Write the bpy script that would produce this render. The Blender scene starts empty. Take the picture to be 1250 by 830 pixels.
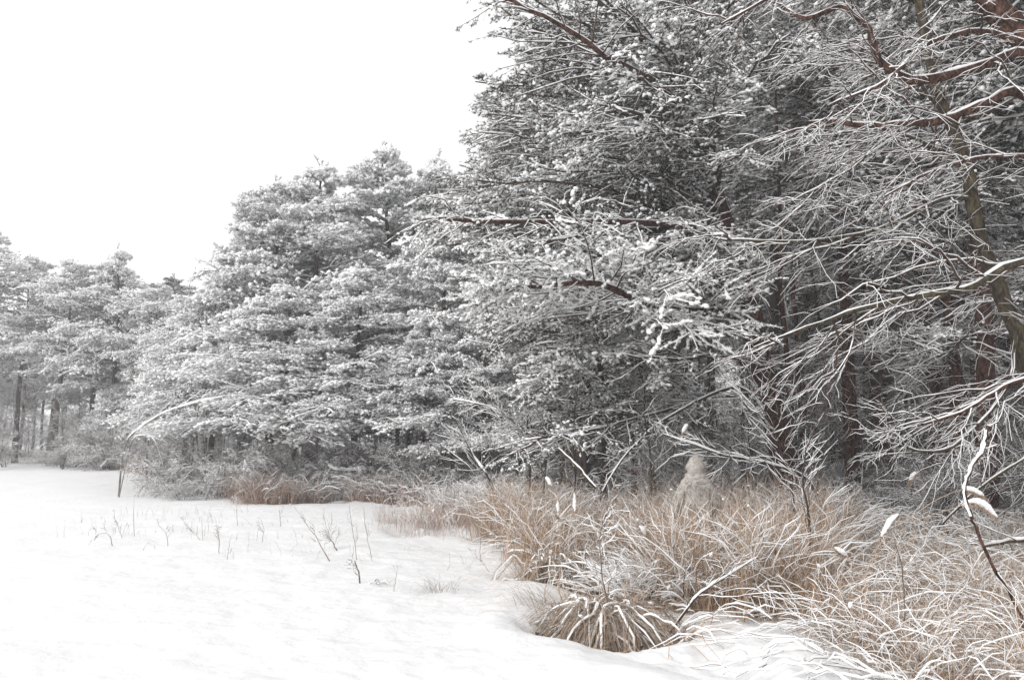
import bpy, math, random
import numpy as np
R = math.radians
rng = np.random.default_rng(11)
random.seed(11)
sc = bpy.context.scene
# ------------------------------------------------------------------ camera
F = 1000.0                      # focal length in pixels of a 1250 px wide frame
PITCH = math.atan(120 / F)
EYE = 1.6
cd = bpy.data.cameras.new('camera')
cam = bpy.data.objects.new('camera', cd)
sc.collection.objects.link(cam)
sc.camera = cam
cam.location = (0, 0, EYE)
cam.rotation_euler = (R(90) + PITCH, 0, 0)
cd.sensor_width = 36
cd.lens = 36 * F / 1250
cd.clip_start = .05
cd.clip_end = 1000
# ------------------------------------------------------------------ world, overcast
w = bpy.data.worlds.new('World')
sc.world = w
w.use_nodes = True
nt = w.node_tree
bg = nt.nodes['Background']
sky = nt.nodes.new('ShaderNodeTexSky')
sky.sky_type = 'NISHITA'
sky.sun_disc = False
sky.sun_elevation = R(30)
sky.sun_rotation = R(-130)
sky.air_density = 1.0
sky.dust_density = 3.0
hsv = nt.nodes.new('ShaderNodeHueSaturation')
hsv.inputs['Saturation'].default_value = 0.0
nt.links.new(sky.outputs[0], hsv.inputs['Color'])
mixw = nt.nodes.new('ShaderNodeMix')      # cloud deck: even white with a little of the sky behind it
mixw.data_type = 'RGBA'
mixw.inputs[0].default_value = .75
mixw.inputs[7].default_value = (8.8, 8.78, 8.8, 1)
nt.links.new(hsv.outputs[0], mixw.inputs[6])
nt.links.new(mixw.outputs[2], bg.inputs['Color'])
bg.inputs['Strength'].default_value = 0.11
sl = bpy.data.lights.new('sun', 'SUN')
sun = bpy.data.objects.new('sun', sl)
sc.collection.objects.link(sun)
sl.energy = 1.1
sl.angle = R(25)
sl.color = (1, .98, .95)
sun.rotation_euler = (R(60), 0, R(-50))
sc.view_settings.view_transform = 'Standard'
sc.view_settings.look = 'None'
sc.view_settings.gamma = 1
sc.view_settings.exposure = 0.5
sc.cycles.use_denoising = True
sc.cycles.max_bounces = 4
sc.cycles.diffuse_bounces = 3
sc.cycles.glossy_bounces = 1
sc.cycles.transmission_bounces = 1
sc.cycles.volume_bounces = 1
sc.cycles.transparent_max_bounces = 4

# ------------------------------------------------------------------ pixel <-> world
cP, sP = math.cos(PITCH), math.sin(PITCH)


def at(px, py, Y):
    cx, cy = (px - 625) / F, (415 - py) / F
    y = cP - sP * cy
    s = Y / y
    return np.array([cx * s, Y, EYE + (sP + cP * cy) * s])


def gp(px, py, z=0.0):
    cx, cy = (px - 625) / F, (415 - py) / F
    d = np.array([cx, cP - sP * cy, sP + cP * cy])
    s = (z - EYE) / d[2]
    return np.array([0, 0, EYE]) + d * s


def proj(p):
    p = np.asarray(p, float)
    x, y, z = p[..., 0], p[..., 1], p[..., 2] - EYE
    dep = y * cP + z * sP
    up = -y * sP + z * cP
    return 625 + F * x / dep, 415 - F * up / dep


# ------------------------------------------------------------------ noise, ground height
def vnoise(x, y, seed=0):
    x = np.asarray(x, float); y = np.asarray(y, float)
    xi, yi = np.floor(x).astype(np.int64), np.floor(y).astype(np.int64)
    fx, fy = x - xi, y - yi
    fx, fy = fx * fx * (3 - 2 * fx), fy * fy * (3 - 2 * fy)

    def h(a, b):
        n = (a * 374761393 + b * 668265263 + seed * 1442695041) & 0xffffffff
        n = ((n ^ (n >> 13)) * 1274126177) & 0xffffffff
        return ((n ^ (n >> 16)) & 0xffff) / 65535.0
    return (h(xi, yi) * (1 - fx) + h(xi + 1, yi) * fx) * (1 - fy) + (h(xi, yi + 1) * (1 - fx) + h(xi + 1, yi + 1) * fx) * fy


def fbm(x, y, seed=0, o=4):
    s, a = 0, .5
    for i in range(o):
        s = s + a * vnoise(x * 2 ** i, y * 2 ** i, seed + i)
        a *= .5
    return s - .5


def sstep(a, b, x):
    t = np.clip((x - a) / (b - a), 0, 1)
    return t * t * (3 - 2 * t)


EDGE_PX = [(1500, 1400), (960, 900), (835, 822), (760, 806), (700, 785), (640, 765), (690, 716), (655, 690), (610, 668), (560, 655), (470, 655), (455, 612), (330, 615), (270, 598), (200, 578), (100, 566), (-60, 560), (-900, 556)]
EDGE = np.array([gp(a, b)[:2] for a, b in EDGE_PX])


def edge_dist(x, y):
    """signed distance to the field's edge: positive over the rough brushy ground"""
    x = np.asarray(x, float); y = np.asarray(y, float)
    best = np.full(x.shape, 1e9)
    for i in range(len(EDGE) - 1):
        a, b = EDGE[i], EDGE[i + 1]
        d = b - a
        L2 = (d ** 2).sum()
        t = np.clip(((x - a[0]) * d[0] + (y - a[1]) * d[1]) / L2, 0, 1)
        best = np.minimum(best, np.hypot(x - a[0] - t * d[0], y - a[1] - t * d[1]))
    # inside test: polygon field side
    poly = np.vstack([EDGE, [[-400, EDGE[-1][1]], [-400, -50], [30, -50]]])
    ins = np.zeros(x.shape, bool)
    j = len(poly) - 1
    for i in range(len(poly)):
        xi, yi = poly[i]; xj, yj = poly[j]
        with np.errstate(divide='ignore', invalid='ignore'):
            c = ((yi > y) != (yj > y)) & (x < (xj - xi) * (y - yi) / (yj - yi + 1e-12) + xi)
        ins ^= c
        j = i
    return np.where(ins, -best, best)


PITS = [(*gp(742, 768, -.1)[:2], .72, .42, .42), (*gp(690, 700)[:2], .6, .35, .16)]


def ground(x, y):
    x = np.asarray(x, float); y = np.asarray(y, float)
    e = edge_dist(x, y)
    soft = .07 * fbm(x * .5, y * .35, 3, 2) + .09 * fbm(x * 1.6, y * 1.6, 5, 3) + .034 * fbm(x * 6, y * 6, 9, 3)
    m = sstep(-.1, .5, e)
    rough = -.10 + .32 * fbm(x * 1.5, y * 1.5, 21, 4) + .10 * np.abs(fbm(x * 7, y * 7, 31, 3))
    z = soft * (1 - m) + (rough + soft * .5) * m
    z = z - .16 * np.exp(-((x - 2.35) ** 2 + (y - 10.6) ** 2) / 3.0)
    z = z + .35 * sstep(24, 55, y) * sstep(5, -20, x)
    # mounded snow just in front of the drop
    z = z + .05 * np.exp(-((e + .25) / .25) ** 2) * sstep(16, 9, y)
    for a, b, rx, ry, d in PITS:
        z = z - d * np.exp(-(((x - a) / rx) ** 2 + ((y - b) / ry) ** 2) ** 1.5)
    return z


def gz(x, y):
    return float(ground(np.array([x]), np.array([y]))[0])


# ------------------------------------------------------------------ materials
def mat(name, c1, c2=None, scale=8, rough=.9, bump=0, bscale=None, c3=None, stretch=None, detail=4, spec=.2, bdist=.02):
    m = bpy.data.materials.new(name)
    m.use_nodes = True
    t = m.node_tree
    b = t.nodes['Principled BSDF']
    b.inputs['Roughness'].default_value = rough
    b.inputs['Specular IOR Level'].default_value = spec
    b.inputs['Base Color'].default_value = (*c1, 1)
    if c2 is None and not bump:
        return m
    tc = t.nodes.new('ShaderNodeTexCoord')
    mp = t.nodes.new('ShaderNodeMapping')
    t.links.new(tc.outputs['Object'], mp.inputs[0])
    if stretch:
        mp.inputs['Scale'].default_value = stretch
    if c2 is not None:
        n = t.nodes.new('ShaderNodeTexNoise')
        n.inputs['Scale'].default_value = scale
        n.inputs['Detail'].default_value = detail
        n.inputs['Roughness'].default_value = .65
        t.links.new(mp.outputs[0], n.inputs[0])
        r = t.nodes.new('ShaderNodeValToRGB')
        r.color_ramp.elements[0].position = .36
        r.color_ramp.elements[1].position = .64
        r.color_ramp.elements[0].color = (*c1, 1)
        r.color_ramp.elements[1].color = (*c2, 1)
        if c3:
            e = r.color_ramp.elements.new(.5)
            e.color = (*c3, 1)
        t.links.new(n.outputs[0], r.inputs[0])
        t.links.new(r.outputs[0], b.inputs['Base Color'])
    if bump:
        n2 = t.nodes.new('ShaderNodeTexNoise')
        n2.inputs['Scale'].default_value = bscale or scale * 3
        n2.inputs['Detail'].default_value = 5
        t.links.new(mp.outputs[0], n2.inputs[0])
        bp = t.nodes.new('ShaderNodeBump')
        bp.inputs['Strength'].default_value = bump
        bp.inputs['Distance'].default_value = bdist
        t.links.new(n2.outputs[0], bp.inputs['Height'])
        t.links.new(bp.outputs[0], b.inputs['Normal'])
    return m


M = {
    'snow': mat('snow', (.80, .80, .805), rough=.75, bump=.9, bscale=9, spec=.3),
    'fluff': mat('fluffy_snow', (.91, .91, .915), rough=.95, spec=.1),
    'red': mat('red_pine_bark', (.018, .012, .010), (.165, .085, .062), 18, bump=1.0, bscale=26, c3=(.072, .036, .027), stretch=(1, 1, .5), bdist=.06),
    'dark': mat('dark_bark', (.022, .018, .016), (.085, .06, .05), 12, bump=.8, bscale=30, stretch=(1, 1, .3)),
    'moss': mat('mossy_bark', (.025, .021, .014), (.125, .105, .062), 20, bump=1.0, bscale=40, c3=(.065, .052, .036), stretch=(1, 1, .4)),
    'twig': mat('twig_bark', (.04, .026, .02), (.11, .07, .052), 6),
    'needle': mat('pine_needles', (.016, .020, .014), (.058, .064, .046), 3, rough=.7),
    'dull': mat('frosted_needles', (.20, .21, .20), (.46, .47, .46), 3, rough=.8),
    'rime': mat('rimed_twig_bark', (.10, .09, .085), (.30, .29, .28), 3),
    'grass': mat('dry_grass', (.28, .18, .11), (.52, .41, .31), 5, rough=.85, c3=(.43, .28, .17)),
    'pale': mat('pale_dry_grass', (.34, .25, .18), (.60, .52, .44), 5, rough=.85, c3=(.47, .37, .29)),
    'stalk': mat('weed_stalk', (.09, .065, .055), (.24, .18, .15), 9),
    'pink': mat('bare_brush', (.30, .20, .16), (.52, .42, .37), 4),
    'camo': mat('snow_camouflage_cloth', (.50, .48, .455), (.33, .30, .27), 22, bump=.6, bscale=70, c3=(.42, .39, .36), detail=6),
    'skin': mat('skin', (.27, .19, .155), rough=.7),
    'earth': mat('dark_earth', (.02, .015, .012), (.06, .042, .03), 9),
}


def island(name, cols):
    m = M[name]; t = m.node_tree; b = t.nodes['Principled BSDF']
    g = t.nodes.new('ShaderNodeNewGeometry')
    r = t.nodes.new('ShaderNodeValToRGB')
    r.color_ramp.elements[0].color = (*cols[0], 1); r.color_ramp.elements[1].color = (*cols[-1], 1)
    for i, c in enumerate(cols[1:-1]):
        e = r.color_ramp.elements.new((i + 1) / (len(cols) - 1)); e.color = (*c, 1)
    t.links.new(g.outputs['Random Per Island'], r.inputs[0])
    mx = t.nodes.new('ShaderNodeMix'); mx.data_type = 'RGBA'; mx.inputs[0].default_value = .7
    old = b.inputs['Base Color'].links[0].from_socket
    t.links.new(old, mx.inputs[6]); t.links.new(r.outputs[0], mx.inputs[7])
    t.links.new(mx.outputs[2], b.inputs['Base Color'])


island('grass', [(.08, .05, .035), (.34, .195, .115), (.46, .30, .19), (.58, .43, .30), (.66, .56, .46)])
island('pale', [(.10, .065, .045), (.36, .245, .17), (.50, .39, .30), (.62, .54, .46)])
island('pink', [(.12, .085, .07), (.42, .30, .24), (.60, .48, .41)])


# ------------------------------------------------------------------ mesh builder
class MB:
    def __init__(s):
        s.v, s.q, s.t, s.n = [], [], [], 0

    def add(s, v, q=None, t=None, m=0, smooth=True):
        v = np.asarray(v, np.float32).reshape(-1, 3)
        if q is not None and len(q):
            s.q.append((np.asarray(q, np.int32).reshape(-1, 4) + s.n, m, smooth))
        if t is not None and len(t):
            s.t.append((np.asarray(t, np.int32).reshape(-1, 3) + s.n, m, smooth))
        s.v.append(v)
        s.n += len(v)

    def build(s, name, mats, parent=None, loc=None):
        me = bpy.data.meshes.new(name)
        v = np.concatenate(s.v) if s.v else np.zeros((0, 3), np.float32)
        if loc is not None:
            v = v - np.asarray(loc, np.float32)
        idx, tot, mi, sm = [], [], [], []
        for k, lst in ((4, s.q), (3, s.t)):
            for a, m, f in lst:
                idx.append(a.ravel()); tot.append(np.full(len(a), k, np.int32))
                mi.append(np.full(len(a), m, np.int32)); sm.append(np.full(len(a), f, bool))
        if idx:
            idx, tot, mi, sm = map(np.concatenate, (idx, tot, mi, sm))
            me.vertices.add(len(v)); me.vertices.foreach_set('co', v.ravel())
            me.loops.add(len(idx)); me.loops.foreach_set('vertex_index', idx)
            me.polygons.add(len(tot))
            me.polygons.foreach_set('loop_start', np.concatenate([[0], np.cumsum(tot)[:-1]]).astype(np.int32))
            me.polygons.foreach_set('loop_total', tot)
            me.polygons.foreach_set('material_index', mi)
            me.polygons.foreach_set('use_smooth', sm)
            me.update(calc_edges=True)
        for m in mats:
            me.materials.append(M[m])
        o = bpy.data.objects.new(name, me)
        sc.collection.objects.link(o)
        if parent is not None:
            o.parent = parent
        elif loc is not None:
            o.location = tuple(float(c) for c in loc)
        return o


def tag(o, label=None, cat=None, group=None, kind=None):
    for k, val in (('label', label), ('category', cat), ('group', group), ('kind', kind)):
        if val:
            o[k] = val
    return o


def thing(name, label, cat, loc, group=None, rz=0, scale=1):
    o = bpy.data.objects.new(name, None)
    sc.collection.objects.link(o)
    o.location = tuple(float(c) for c in loc)
    o.rotation_euler = (0, 0, rz)
    o.scale = (scale,) * 3 if np.isscalar(scale) else scale
    o.empty_display_size = .3
    return tag(o, label, cat, group)


def copy_tree(o, parent=None):
    c = o.copy()
    sc.collection.objects.link(c)
    c.parent = parent
    for ch in list(o.children):
        copy_tree(ch, c)
    return c


def nrm(a):
    return a / np.maximum(np.linalg.norm(a, axis=-1, keepdims=True), 1e-9)


Z = np.array([0, 0, 1.0])


def tangents(P):
    T = np.empty_like(P)
    T[:, 1:-1] = P[:, 2:] - P[:, :-2]
    T[:, 0] = P[:, 1] - P[:, 0]
    T[:, -1] = P[:, -1] - P[:, -2]
    return nrm(T)


def frame(T):
    ref = np.zeros_like(T); ref[..., 2] = 1
    vert = (np.abs(T[..., 2]).mean(1) > .85)
    ref[vert] = np.array([1.0, 0, 0])
    s = nrm(np.cross(T, ref) + 1e-6)
    u = np.cross(s, T)
    return s, u


def tube(mb, P, rad, S=5, m=0, ry=None, off=None, rag=0):
    """P (N,K,3), rad (N,K): every path becomes one tapered tube"""
    N, K, _ = P.shape
    s, u = frame(tangents(P))
    if off is not None:
        P = P + off
    if ry is None:
        ry = rad
    a = np.arange(S) * 2 * np.pi / S + .3
    ca, sa = np.cos(a), np.sin(a)
    r1 = rad[..., None, None] * ca[None, None, :, None]
    r2 = ry[..., None, None] * sa[None, None, :, None]
    if rag:
        k = 1 + rag * rng.uniform(-1, 1, (N, K, S, 1))
        r1, r2 = r1 * k, r2 * k
    V = P[:, :, None] + r1 * s[:, :, None] + r2 * u[:, :, None]
    i = np.arange(N)[:, None, None] * K * S
    j = np.arange(K - 1)[None, :, None] * S
    k = np.arange(S)[None, None, :]
    k2 = (k + 1) % S
    q = np.stack([i + j + k, i + j + k2, i + j + S + k2, i + j + S + k], -1)
    mb.add(V, q=q, m=m)


def snowline(mb, P, rad, h, m=0, S=5, amount=1.0, jit=.45):
    """snow lying along the top of branches"""
    N, K, _ = P.shape
    T = tangents(P)
    hor = np.sqrt(np.clip(1 - T[..., 2] ** 2, 0, 1))
    cov = sstep(.25, .75, hor)
    hh = h * cov * (1 + jit * rng.uniform(-1, 1, (N, K)))
    hh[:, 0] *= .4
    hh[:, -1] *= .5
    if amount < 1:
        hh = hh * (rng.random((N, K)) < amount)
    wid = np.maximum(rad * .85, hh * .6)
    off = np.zeros_like(P)
    off[..., 2] = rad * .75 + hh * .6
    s = hh > h * .02
    tube(mb, P, np.where(s, wid, rad * .3), S, m, ry=np.where(s, hh, rad * .3), off=off)


def spline(pts, K, jitter=0):
    p = np.asarray(pts, float)
    p = np.vstack([2 * p[0] - p[1], p, 2 * p[-1] - p[-2]])
    n = len(p) - 3
    t = np.linspace(0, n - 1e-6, K)
    i = t.astype(int); f = (t - i)[:, None]
    a, b, c, d = p[i], p[i + 1], p[i + 2], p[i + 3]
    o = .5 * (2 * b + (c - a) * f + (2 * a - 5 * b + 4 * c - d) * f ** 2 + (3 * b - a - 3 * c + d) * f ** 3)
    if jitter:
        o[1:-1] += rng.normal(0, jitter, (K - 2, 3))
    return o


def kids(P, n, t0, t1, ang, L, K=4, flat=.35, curve=0.0, wig=.05, up=0.0, tbias=.18, angj=.2):
    """n side shoots on each parent path; L(t, parent_length) gives their lengths"""
    N, KP, _ = P.shape
    plen = np.linalg.norm(np.diff(P, axis=1), axis=2).sum(1)
    t = t0 + (t1 - t0) * (np.arange(n)[None] + rng.random((N, n))) / n
    f = np.clip(t, 0, .9999) * (KP - 1)
    i = f.astype(int); fr = (f - i)[..., None]
    row = np.arange(N)[:, None]
    base = P[row, i] * (1 - fr) + P[row, i + 1] * fr
    tg = nrm(P[row, i + 1] - P[row, i])
    s = nrm(np.cross(tg, Z) + 1e-5)
    u = np.cross(s, tg)
    sgn = np.where((np.arange(n)[None] + rng.integers(0, 2, (N, 1))) % 2, 1, -1) * np.where(rng.random((N, n)) < .12, -1, 1)
    phi = rng.normal(0, flat, (N, n))[..., None]
    side = np.cos(phi) * s * sgn[..., None] + np.sin(phi) * u
    an = (ang + rng.normal(0, angj, (N, n)))[..., None]
    d = nrm(np.cos(an) * tg + np.sin(an) * side + up * Z)
    ln = L(t, plen[:, None]) * rng.uniform(.65, 1.2, (N, n))
    q = np.linspace(0, 1, K)[None, None, :, None]
    LL = ln[..., None, None]
    path = base[:, :, None] + d[:, :, None] * LL * q + tg[:, :, None] * tbias * LL * q * q + Z * curve * LL * q * q
    nz = np.cumsum(rng.normal(0, wig, (N, n, K, 3)), axis=2) * LL
    nz[:, :, 0] = 0
    path = path + nz
    return path.reshape(N * n, K, 3), t.ravel(), ln.ravel()


ICO_V = []
ph = (1 + 5 ** .5) / 2
for a, b in ((1, ph), (-1, ph), (1, -ph), (-1, -ph)):
    ICO_V += [(0, a, b), (a, b, 0), (b, 0, a)]
ICO_V = nrm(np.array(ICO_V))
from itertools import combinations
ICO_F = []
_e = min(np.linalg.norm(ICO_V[0] - ICO_V[k]) for k in range(1, 12)) * 1.05
for a, b, c in combinations(range(12), 3):
    if all(np.linalg.norm(ICO_V[p] - ICO_V[q]) < _e for p, q in ((a, b), (b, c), (a, c))):
        nn = np.cross(ICO_V[b] - ICO_V[a], ICO_V[c] - ICO_V[a])
        ICO_F.append((a, b, c) if nn @ ICO_V[a] > 0 else (a, c, b))
ICO_F = np.array(ICO_F)
OCT_V = np.array([(1, 0, 0), (-1, 0, 0), (0, 1, 0), (0, -1, 0), (0, 0, 1), (0, 0, -1.0)])
OCT_F = np.array([(0, 2, 4), (2, 1, 4), (1, 3, 4), (3, 0, 4), (2, 0, 5), (1, 2, 5), (3, 1, 5), (0, 3, 5)])


def blobs(mb, C, D, r, long=1.5, m=0, octa=False, jit=.42):
    V0, F0 = (OCT_V, OCT_F) if octa else (ICO_V, ICO_F)
    n = len(C)
    if not n:
        return
    D = nrm(D)
    s = nrm(np.cross(D, Z) + 1e-5); u = np.cross(s, D)
    k = r[:, None] * (1 + jit * rng.uniform(-1, 1, (n, len(V0))))
    V = C[:, None] + (V0[None, :, 0:1] * long * D[:, None] + V0[None, :, 1:2] * s[:, None] + V0[None, :, 2:3] * .8 * u[:, None]) * k[..., None]
    f = F0[None] + (np.arange(n) * len(V0))[:, None, None]
    mb.add(V, t=f, m=m)


def spikes(mb, C, D, n, ln, wd, spread, m=0, up=0.0):
    """n thin needle triangles from every centre, fanned round D"""
    N = len(C)
    if not N:
        return
    d = nrm(nrm(D)[:, None] + rng.normal(0, spread, (N, n, 3)) + up * Z)
    L = ln * rng.uniform(.6, 1.15, (N, n, 1))
    s = nrm(np.cross(d, rng.normal(0, 1, (N, n, 3)))) * wd * .5
    b = C[:, None] - d * L * .12
    tip = C[:, None] + d * L
    V = np.stack([b + s, b - s, tip], 2)
    mb.add(V, t=np.arange(N * n * 3).reshape(-1, 3), m=m, smooth=False)


def tufts(wood, snow, P, t, per, size, nn, cover, mneedle=1, octa=False, wn=None, ns=5, blob=.5, upn=.25, patch=2.0, pf=1.5):
    """needle tufts with their snow along twig paths"""
    N, K, _ = P.shape
    tt = np.concatenate([np.linspace(t, .92, per - 1), [1.0]]) if per > 1 else np.array([1.0])
    f = np.clip(tt, 0, .9999) * (K - 1)
    i = f.astype(int); fr = (f - i)[None, :, None]
    C = (P[:, i] * (1 - fr) + P[:, i + 1] * fr).reshape(-1, 3)
    D = nrm(P[:, i + 1] - P[:, i]).reshape(-1, 3)
    C = C + rng.normal(0, size * .12, C.shape)
    D = nrm(D + rng.normal(0, .25, D.shape))
    wn = wn or size * .075
    spikes(wood, C, D, nn, size, wn, .55, m=mneedle)
    pn = fbm(C[:, 0] * pf + C[:, 1] * pf * .6, C[:, 2] * pf * 1.9 + C[:, 1] * pf * .3, 41, 3) * patch
    k = rng.random(len(C)) < np.clip(cover + pn, .04, 1)
    Cs, Ds = C[k], D[k]
    spikes(snow, Cs + Z * size * .12, Ds, ns, size * .95, wn * 1.9, .5, up=upn)
    r = size * blob * rng.uniform(.45, 1.15, len(Cs)) ** 1.2 * (1 + np.clip(pn[k], -.4, .12))
    blobs(snow, Cs + Z * (r[:, None] * .45) + Ds * size * .2, Ds, r, octa=octa)


def foliage(wood, snow, P, r0, dense=1.0, near=True, bare=0.0, cover=.62, size=.068, drop=-.12, n2=26, n3=9, l2=.36, l3=.26, mneedle=1, twigm=0, snowh=.006, per=4, nn=12, ns=3, octa=False, blob=.36):
    """a batch of boughs (N,K,3) with side branches, twigs, needle tufts and snow"""
    n2 = max(4, int(n2 * dense)); n3 = max(3, int(n3))
    A, ta, la = kids(P, n2, .14, .98, R(52), lambda t, p: p * l2 * (1.08 - .72 * np.abs(t - .35) / .65) , 5, .3, drop, .03, .02)
    ra = (.003 + .0085 * la)[:, None] * np.linspace(1, .35, 5)
    tube(wood, A, ra, 4 if near else 3, twigm)
    snowline(snow, A, ra, snowh * 1.3 + ra * .3, S=5 if near else 4)
    B, tb, lb = kids(A, n3, .12, .99, R(48), lambda t, p: np.clip(p * l3 * (1.2 - .6 * t), .10, .5), 4, .45, drop * .7, .05, .06)
    rb = np.full((len(B), 4), .0032) * np.linspace(1, .6, 4) * (1 if near else 1.8)
    tube(wood, B, rb, 3, twigm)
    if bare < 1:
        k = rng.random(len(B)) > bare
        nb = B[~k]
    else:
        k = np.zeros(len(B), bool); nb = B
    if len(nb):
        snowline(snow, nb, np.full((len(nb), 4), .003), snowh * np.ones((len(nb), 4)), S=4)
    if k.any():
        bk = B[k]
        c_ = bk[:, -1]
        pn = fbm(c_[:, 0] * 1.5 + c_[:, 1] * .9, c_[:, 2] * 2.85 + c_[:, 1] * .45, 41, 3) * 2 + cover
        q_ = rng.random(len(bk)) < np.clip(pn - .35, 0, 1)
        if near and q_.any():
            snowline(snow, bk[q_], np.full((int(q_.sum()), 4), .006), np.full((int(q_.sum()), 4), size * .20), S=5, jit=.6)
        tufts(wood, snow, B[k], .3, per, size, nn, cover, mneedle, octa=octa, ns=ns, blob=blob)
    if bare < .9:
        tips = A[:, -2:]
        tufts(wood, snow, tips, .3, 3, size, nn, cover, mneedle, octa=octa, ns=ns, blob=blob)


# ------------------------------------------------------------------ setting: snow ground
def ground_mesh():
    def axis(segs):
        out = []
        for a, b, d in segs:
            out.append(np.arange(a, b, d))
        out.append([segs[-1][1]])
        return np.concatenate(out)
    xs = axis([(-150, -60, 6), (-60, -24, 1.2), (-24, -8, .25), (-8, -3, .09), (-3, 7, .04), (7, 14, .14), (14, 60, 1.2), (60, 150, 6)])
    ys = axis([(-30, 3, 1.5), (3, 12, .04), (12, 20, .09), (20, 50, .3), (50, 90, 2), (90, 170, 8)])
    X, Y = np.meshgrid(xs, ys)
    z = ground(X, Y)
    V = np.stack([X, Y, z], -1)
    ny, nx = X.shape
    i = np.arange(ny - 1)[:, None] * nx + np.arange(nx - 1)[None]
    q = np.stack([i, i + 1, i + nx + 1, i + nx], -1)
    mb = MB()
    mb.add(V, q=q)
    return mb


tag(ground_mesh().build('snow_ground', ['snow']), kind='structure')


def hollow():
    mb = MB()
    for k, (cx, cy, rx, ry, d) in enumerate(PITS):
        xs = np.linspace(cx - rx * 1.05, cx + rx * 1.05, 70); ys = np.linspace(cy - ry * 1.0, cy + ry * 1.2, 50)
        X, Y = np.meshgrid(xs, ys)
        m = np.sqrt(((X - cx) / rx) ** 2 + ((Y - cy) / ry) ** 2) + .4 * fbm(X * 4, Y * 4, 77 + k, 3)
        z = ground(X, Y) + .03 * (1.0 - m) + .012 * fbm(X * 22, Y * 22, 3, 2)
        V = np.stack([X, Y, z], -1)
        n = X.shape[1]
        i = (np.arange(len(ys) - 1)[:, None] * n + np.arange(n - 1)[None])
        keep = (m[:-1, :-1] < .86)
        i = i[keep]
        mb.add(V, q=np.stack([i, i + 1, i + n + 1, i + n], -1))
    return mb


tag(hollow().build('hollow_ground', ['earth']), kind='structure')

# haze: pale winter air
hz = MB()
hb = np.array([[x, y, z] for z in (-2.0, 17.5) for y in (-31, 172) for x in (-151, 151)], float)
hz.add(hb, q=[(0, 2, 3, 1), (4, 5, 7, 6), (0, 1, 5, 4), (2, 6, 7, 3), (0, 4, 6, 2), (1, 3, 7, 5)], smooth=False)
hm = bpy.data.materials.new('haze')
hm.use_nodes = True
t_ = hm.node_tree
t_.nodes.remove(t_.nodes['Principled BSDF'])
pv = t_.nodes.new('ShaderNodeVolumePrincipled')
pv.inputs['Color'].default_value = (.97, .98, 1, 1)
pv.inputs['Density'].default_value = 0.0021
pv.inputs['Anisotropy'].default_value = 0
t_.links.new(pv.outputs[0], t_.nodes['Material Output'].inputs['Volume'])
M['haze'] = hm
tag(hz.build('haze', ['haze']), kind='stuff')


# ------------------------------------------------------------------ hero pines
def trunk_mesh(path, r0, r1, m, sn=None, S=12, K=None):
    K = len(path)
    P = path[None]
    rad = (np.linspace(r0, r1, K) * (1 + .05 * rng.uniform(-1, 1, K)))[None]
    rad[0, 0] *= 1.35
    mb = MB()
    tube(mb, P, rad, S, 0, rag=.05)
    return mb


def limb(parent, pts, r0, r1, bark='red', sub=None, K=18, snowh=.03, jit=.012):
    """one named limb: bark + twigs + needles, its snow as a sub-part"""
    path = spline(pts, K, jit)
    P = path[None]
    rad = np.linspace(r0, r1, K)[None]
    wood, snow = MB(), MB()
    tube(wood, P, rad, 9, 2, rag=.07)
    snowline(snow, P, rad, np.maximum(snowh * .45 * np.ones((1, K)), rad * .3), S=7, jit=.5)
    if sub:
        foliage(wood, snow, P, r0, **sub)
    o = wood.build('limb', ['twig', 'needle', bark], parent)
    snow.build('snow_cover', ['fluff'], o)
    return o


def poly_samples(poly, n):
    poly = np.array(poly, float)
    lo, hi = poly.min(0), poly.max(0)
    out = []
    while len(out) < n:
        x, y = rng.uniform(lo, hi)
        ins = False; j = len(poly) - 1
        for i in range(len(poly)):
            xi, yi = poly[i]; xj, yj = poly[j]
            if (yi > y) != (yj > y) and x < (xj - xi) * (y - yi) / (yj - yi) + xi:
                ins = not ins
            j = i
        if ins:
            out.append((x, y))
    return out


def boughs_to(trunk, tips, startf, yj, K=9, sag=.06, yb=0, clear=None):
    """boughs from the trunk path out to the given crown points"""
    out = []
    for (px, py) in tips:
        Y = trunk[len(trunk) // 2][1] + rng.uniform(*yj) + yb
        if clear and clear[0] < px < clear[2] and clear[1] < py < clear[3]:
            Y = trunk[len(trunk) // 2][1] + rng.uniform(.6, 2)
        tip = at(px, py, Y)
        sz = startf(tip)
        k = np.argmin(np.abs(trunk[:, 2] - sz))
        a = trunk[k]
        mid = (a + tip) / 2 + Z * (sag * np.linalg.norm(tip - a)) + rng.normal(0, .12, 3)
        out.append(spline([a, mid, tip], K, .035))
    return np.array(out)


# A : the big red-barked pine whose boughs fill the middle of the picture
YA = 16.0
baseA = at(958, 628, YA); baseA[2] = gz(baseA[0], baseA[1])
trunkA = spline([baseA, at(955, 560, YA), at(927, 430, YA), at(893, 300, YA), at(872, 235, YA), at(852, 120, YA), at(842, 10, YA), at(836, -130, YA)], 34, .012)
A = thing('pine_tree', 'large red barked pine whose snowy boughs fill the middle above the tan grass', 'tree', (0, 0, 0))
tm = trunk_mesh(trunkA, .25, .12, 'red')
tm.build('trunk', ['red'], A)
S1 = dict(dense=1.1, bare=.25, cover=.6, n2=28, n3=9)
limb(A, [at(893, 300, YA), at(868, 281, 14.8), at(800, 273, 13.4), at(700, 272, 12.2), at(600, 270, 11.4), at(520, 268, 11)], .075, .018, sub=dict(dense=1.0, bare=.45, n2=34, n3=9, l2=.22, l3=.3, drop=-.32))
limb(A, [at(893, 303, YA), at(840, 292, 15.3), at(790, 285, 15), at(740, 280, 14.6), at(640, 300, 14)], .055, .015, sub=dict(dense=.8, bare=.5, l2=.25))
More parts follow.
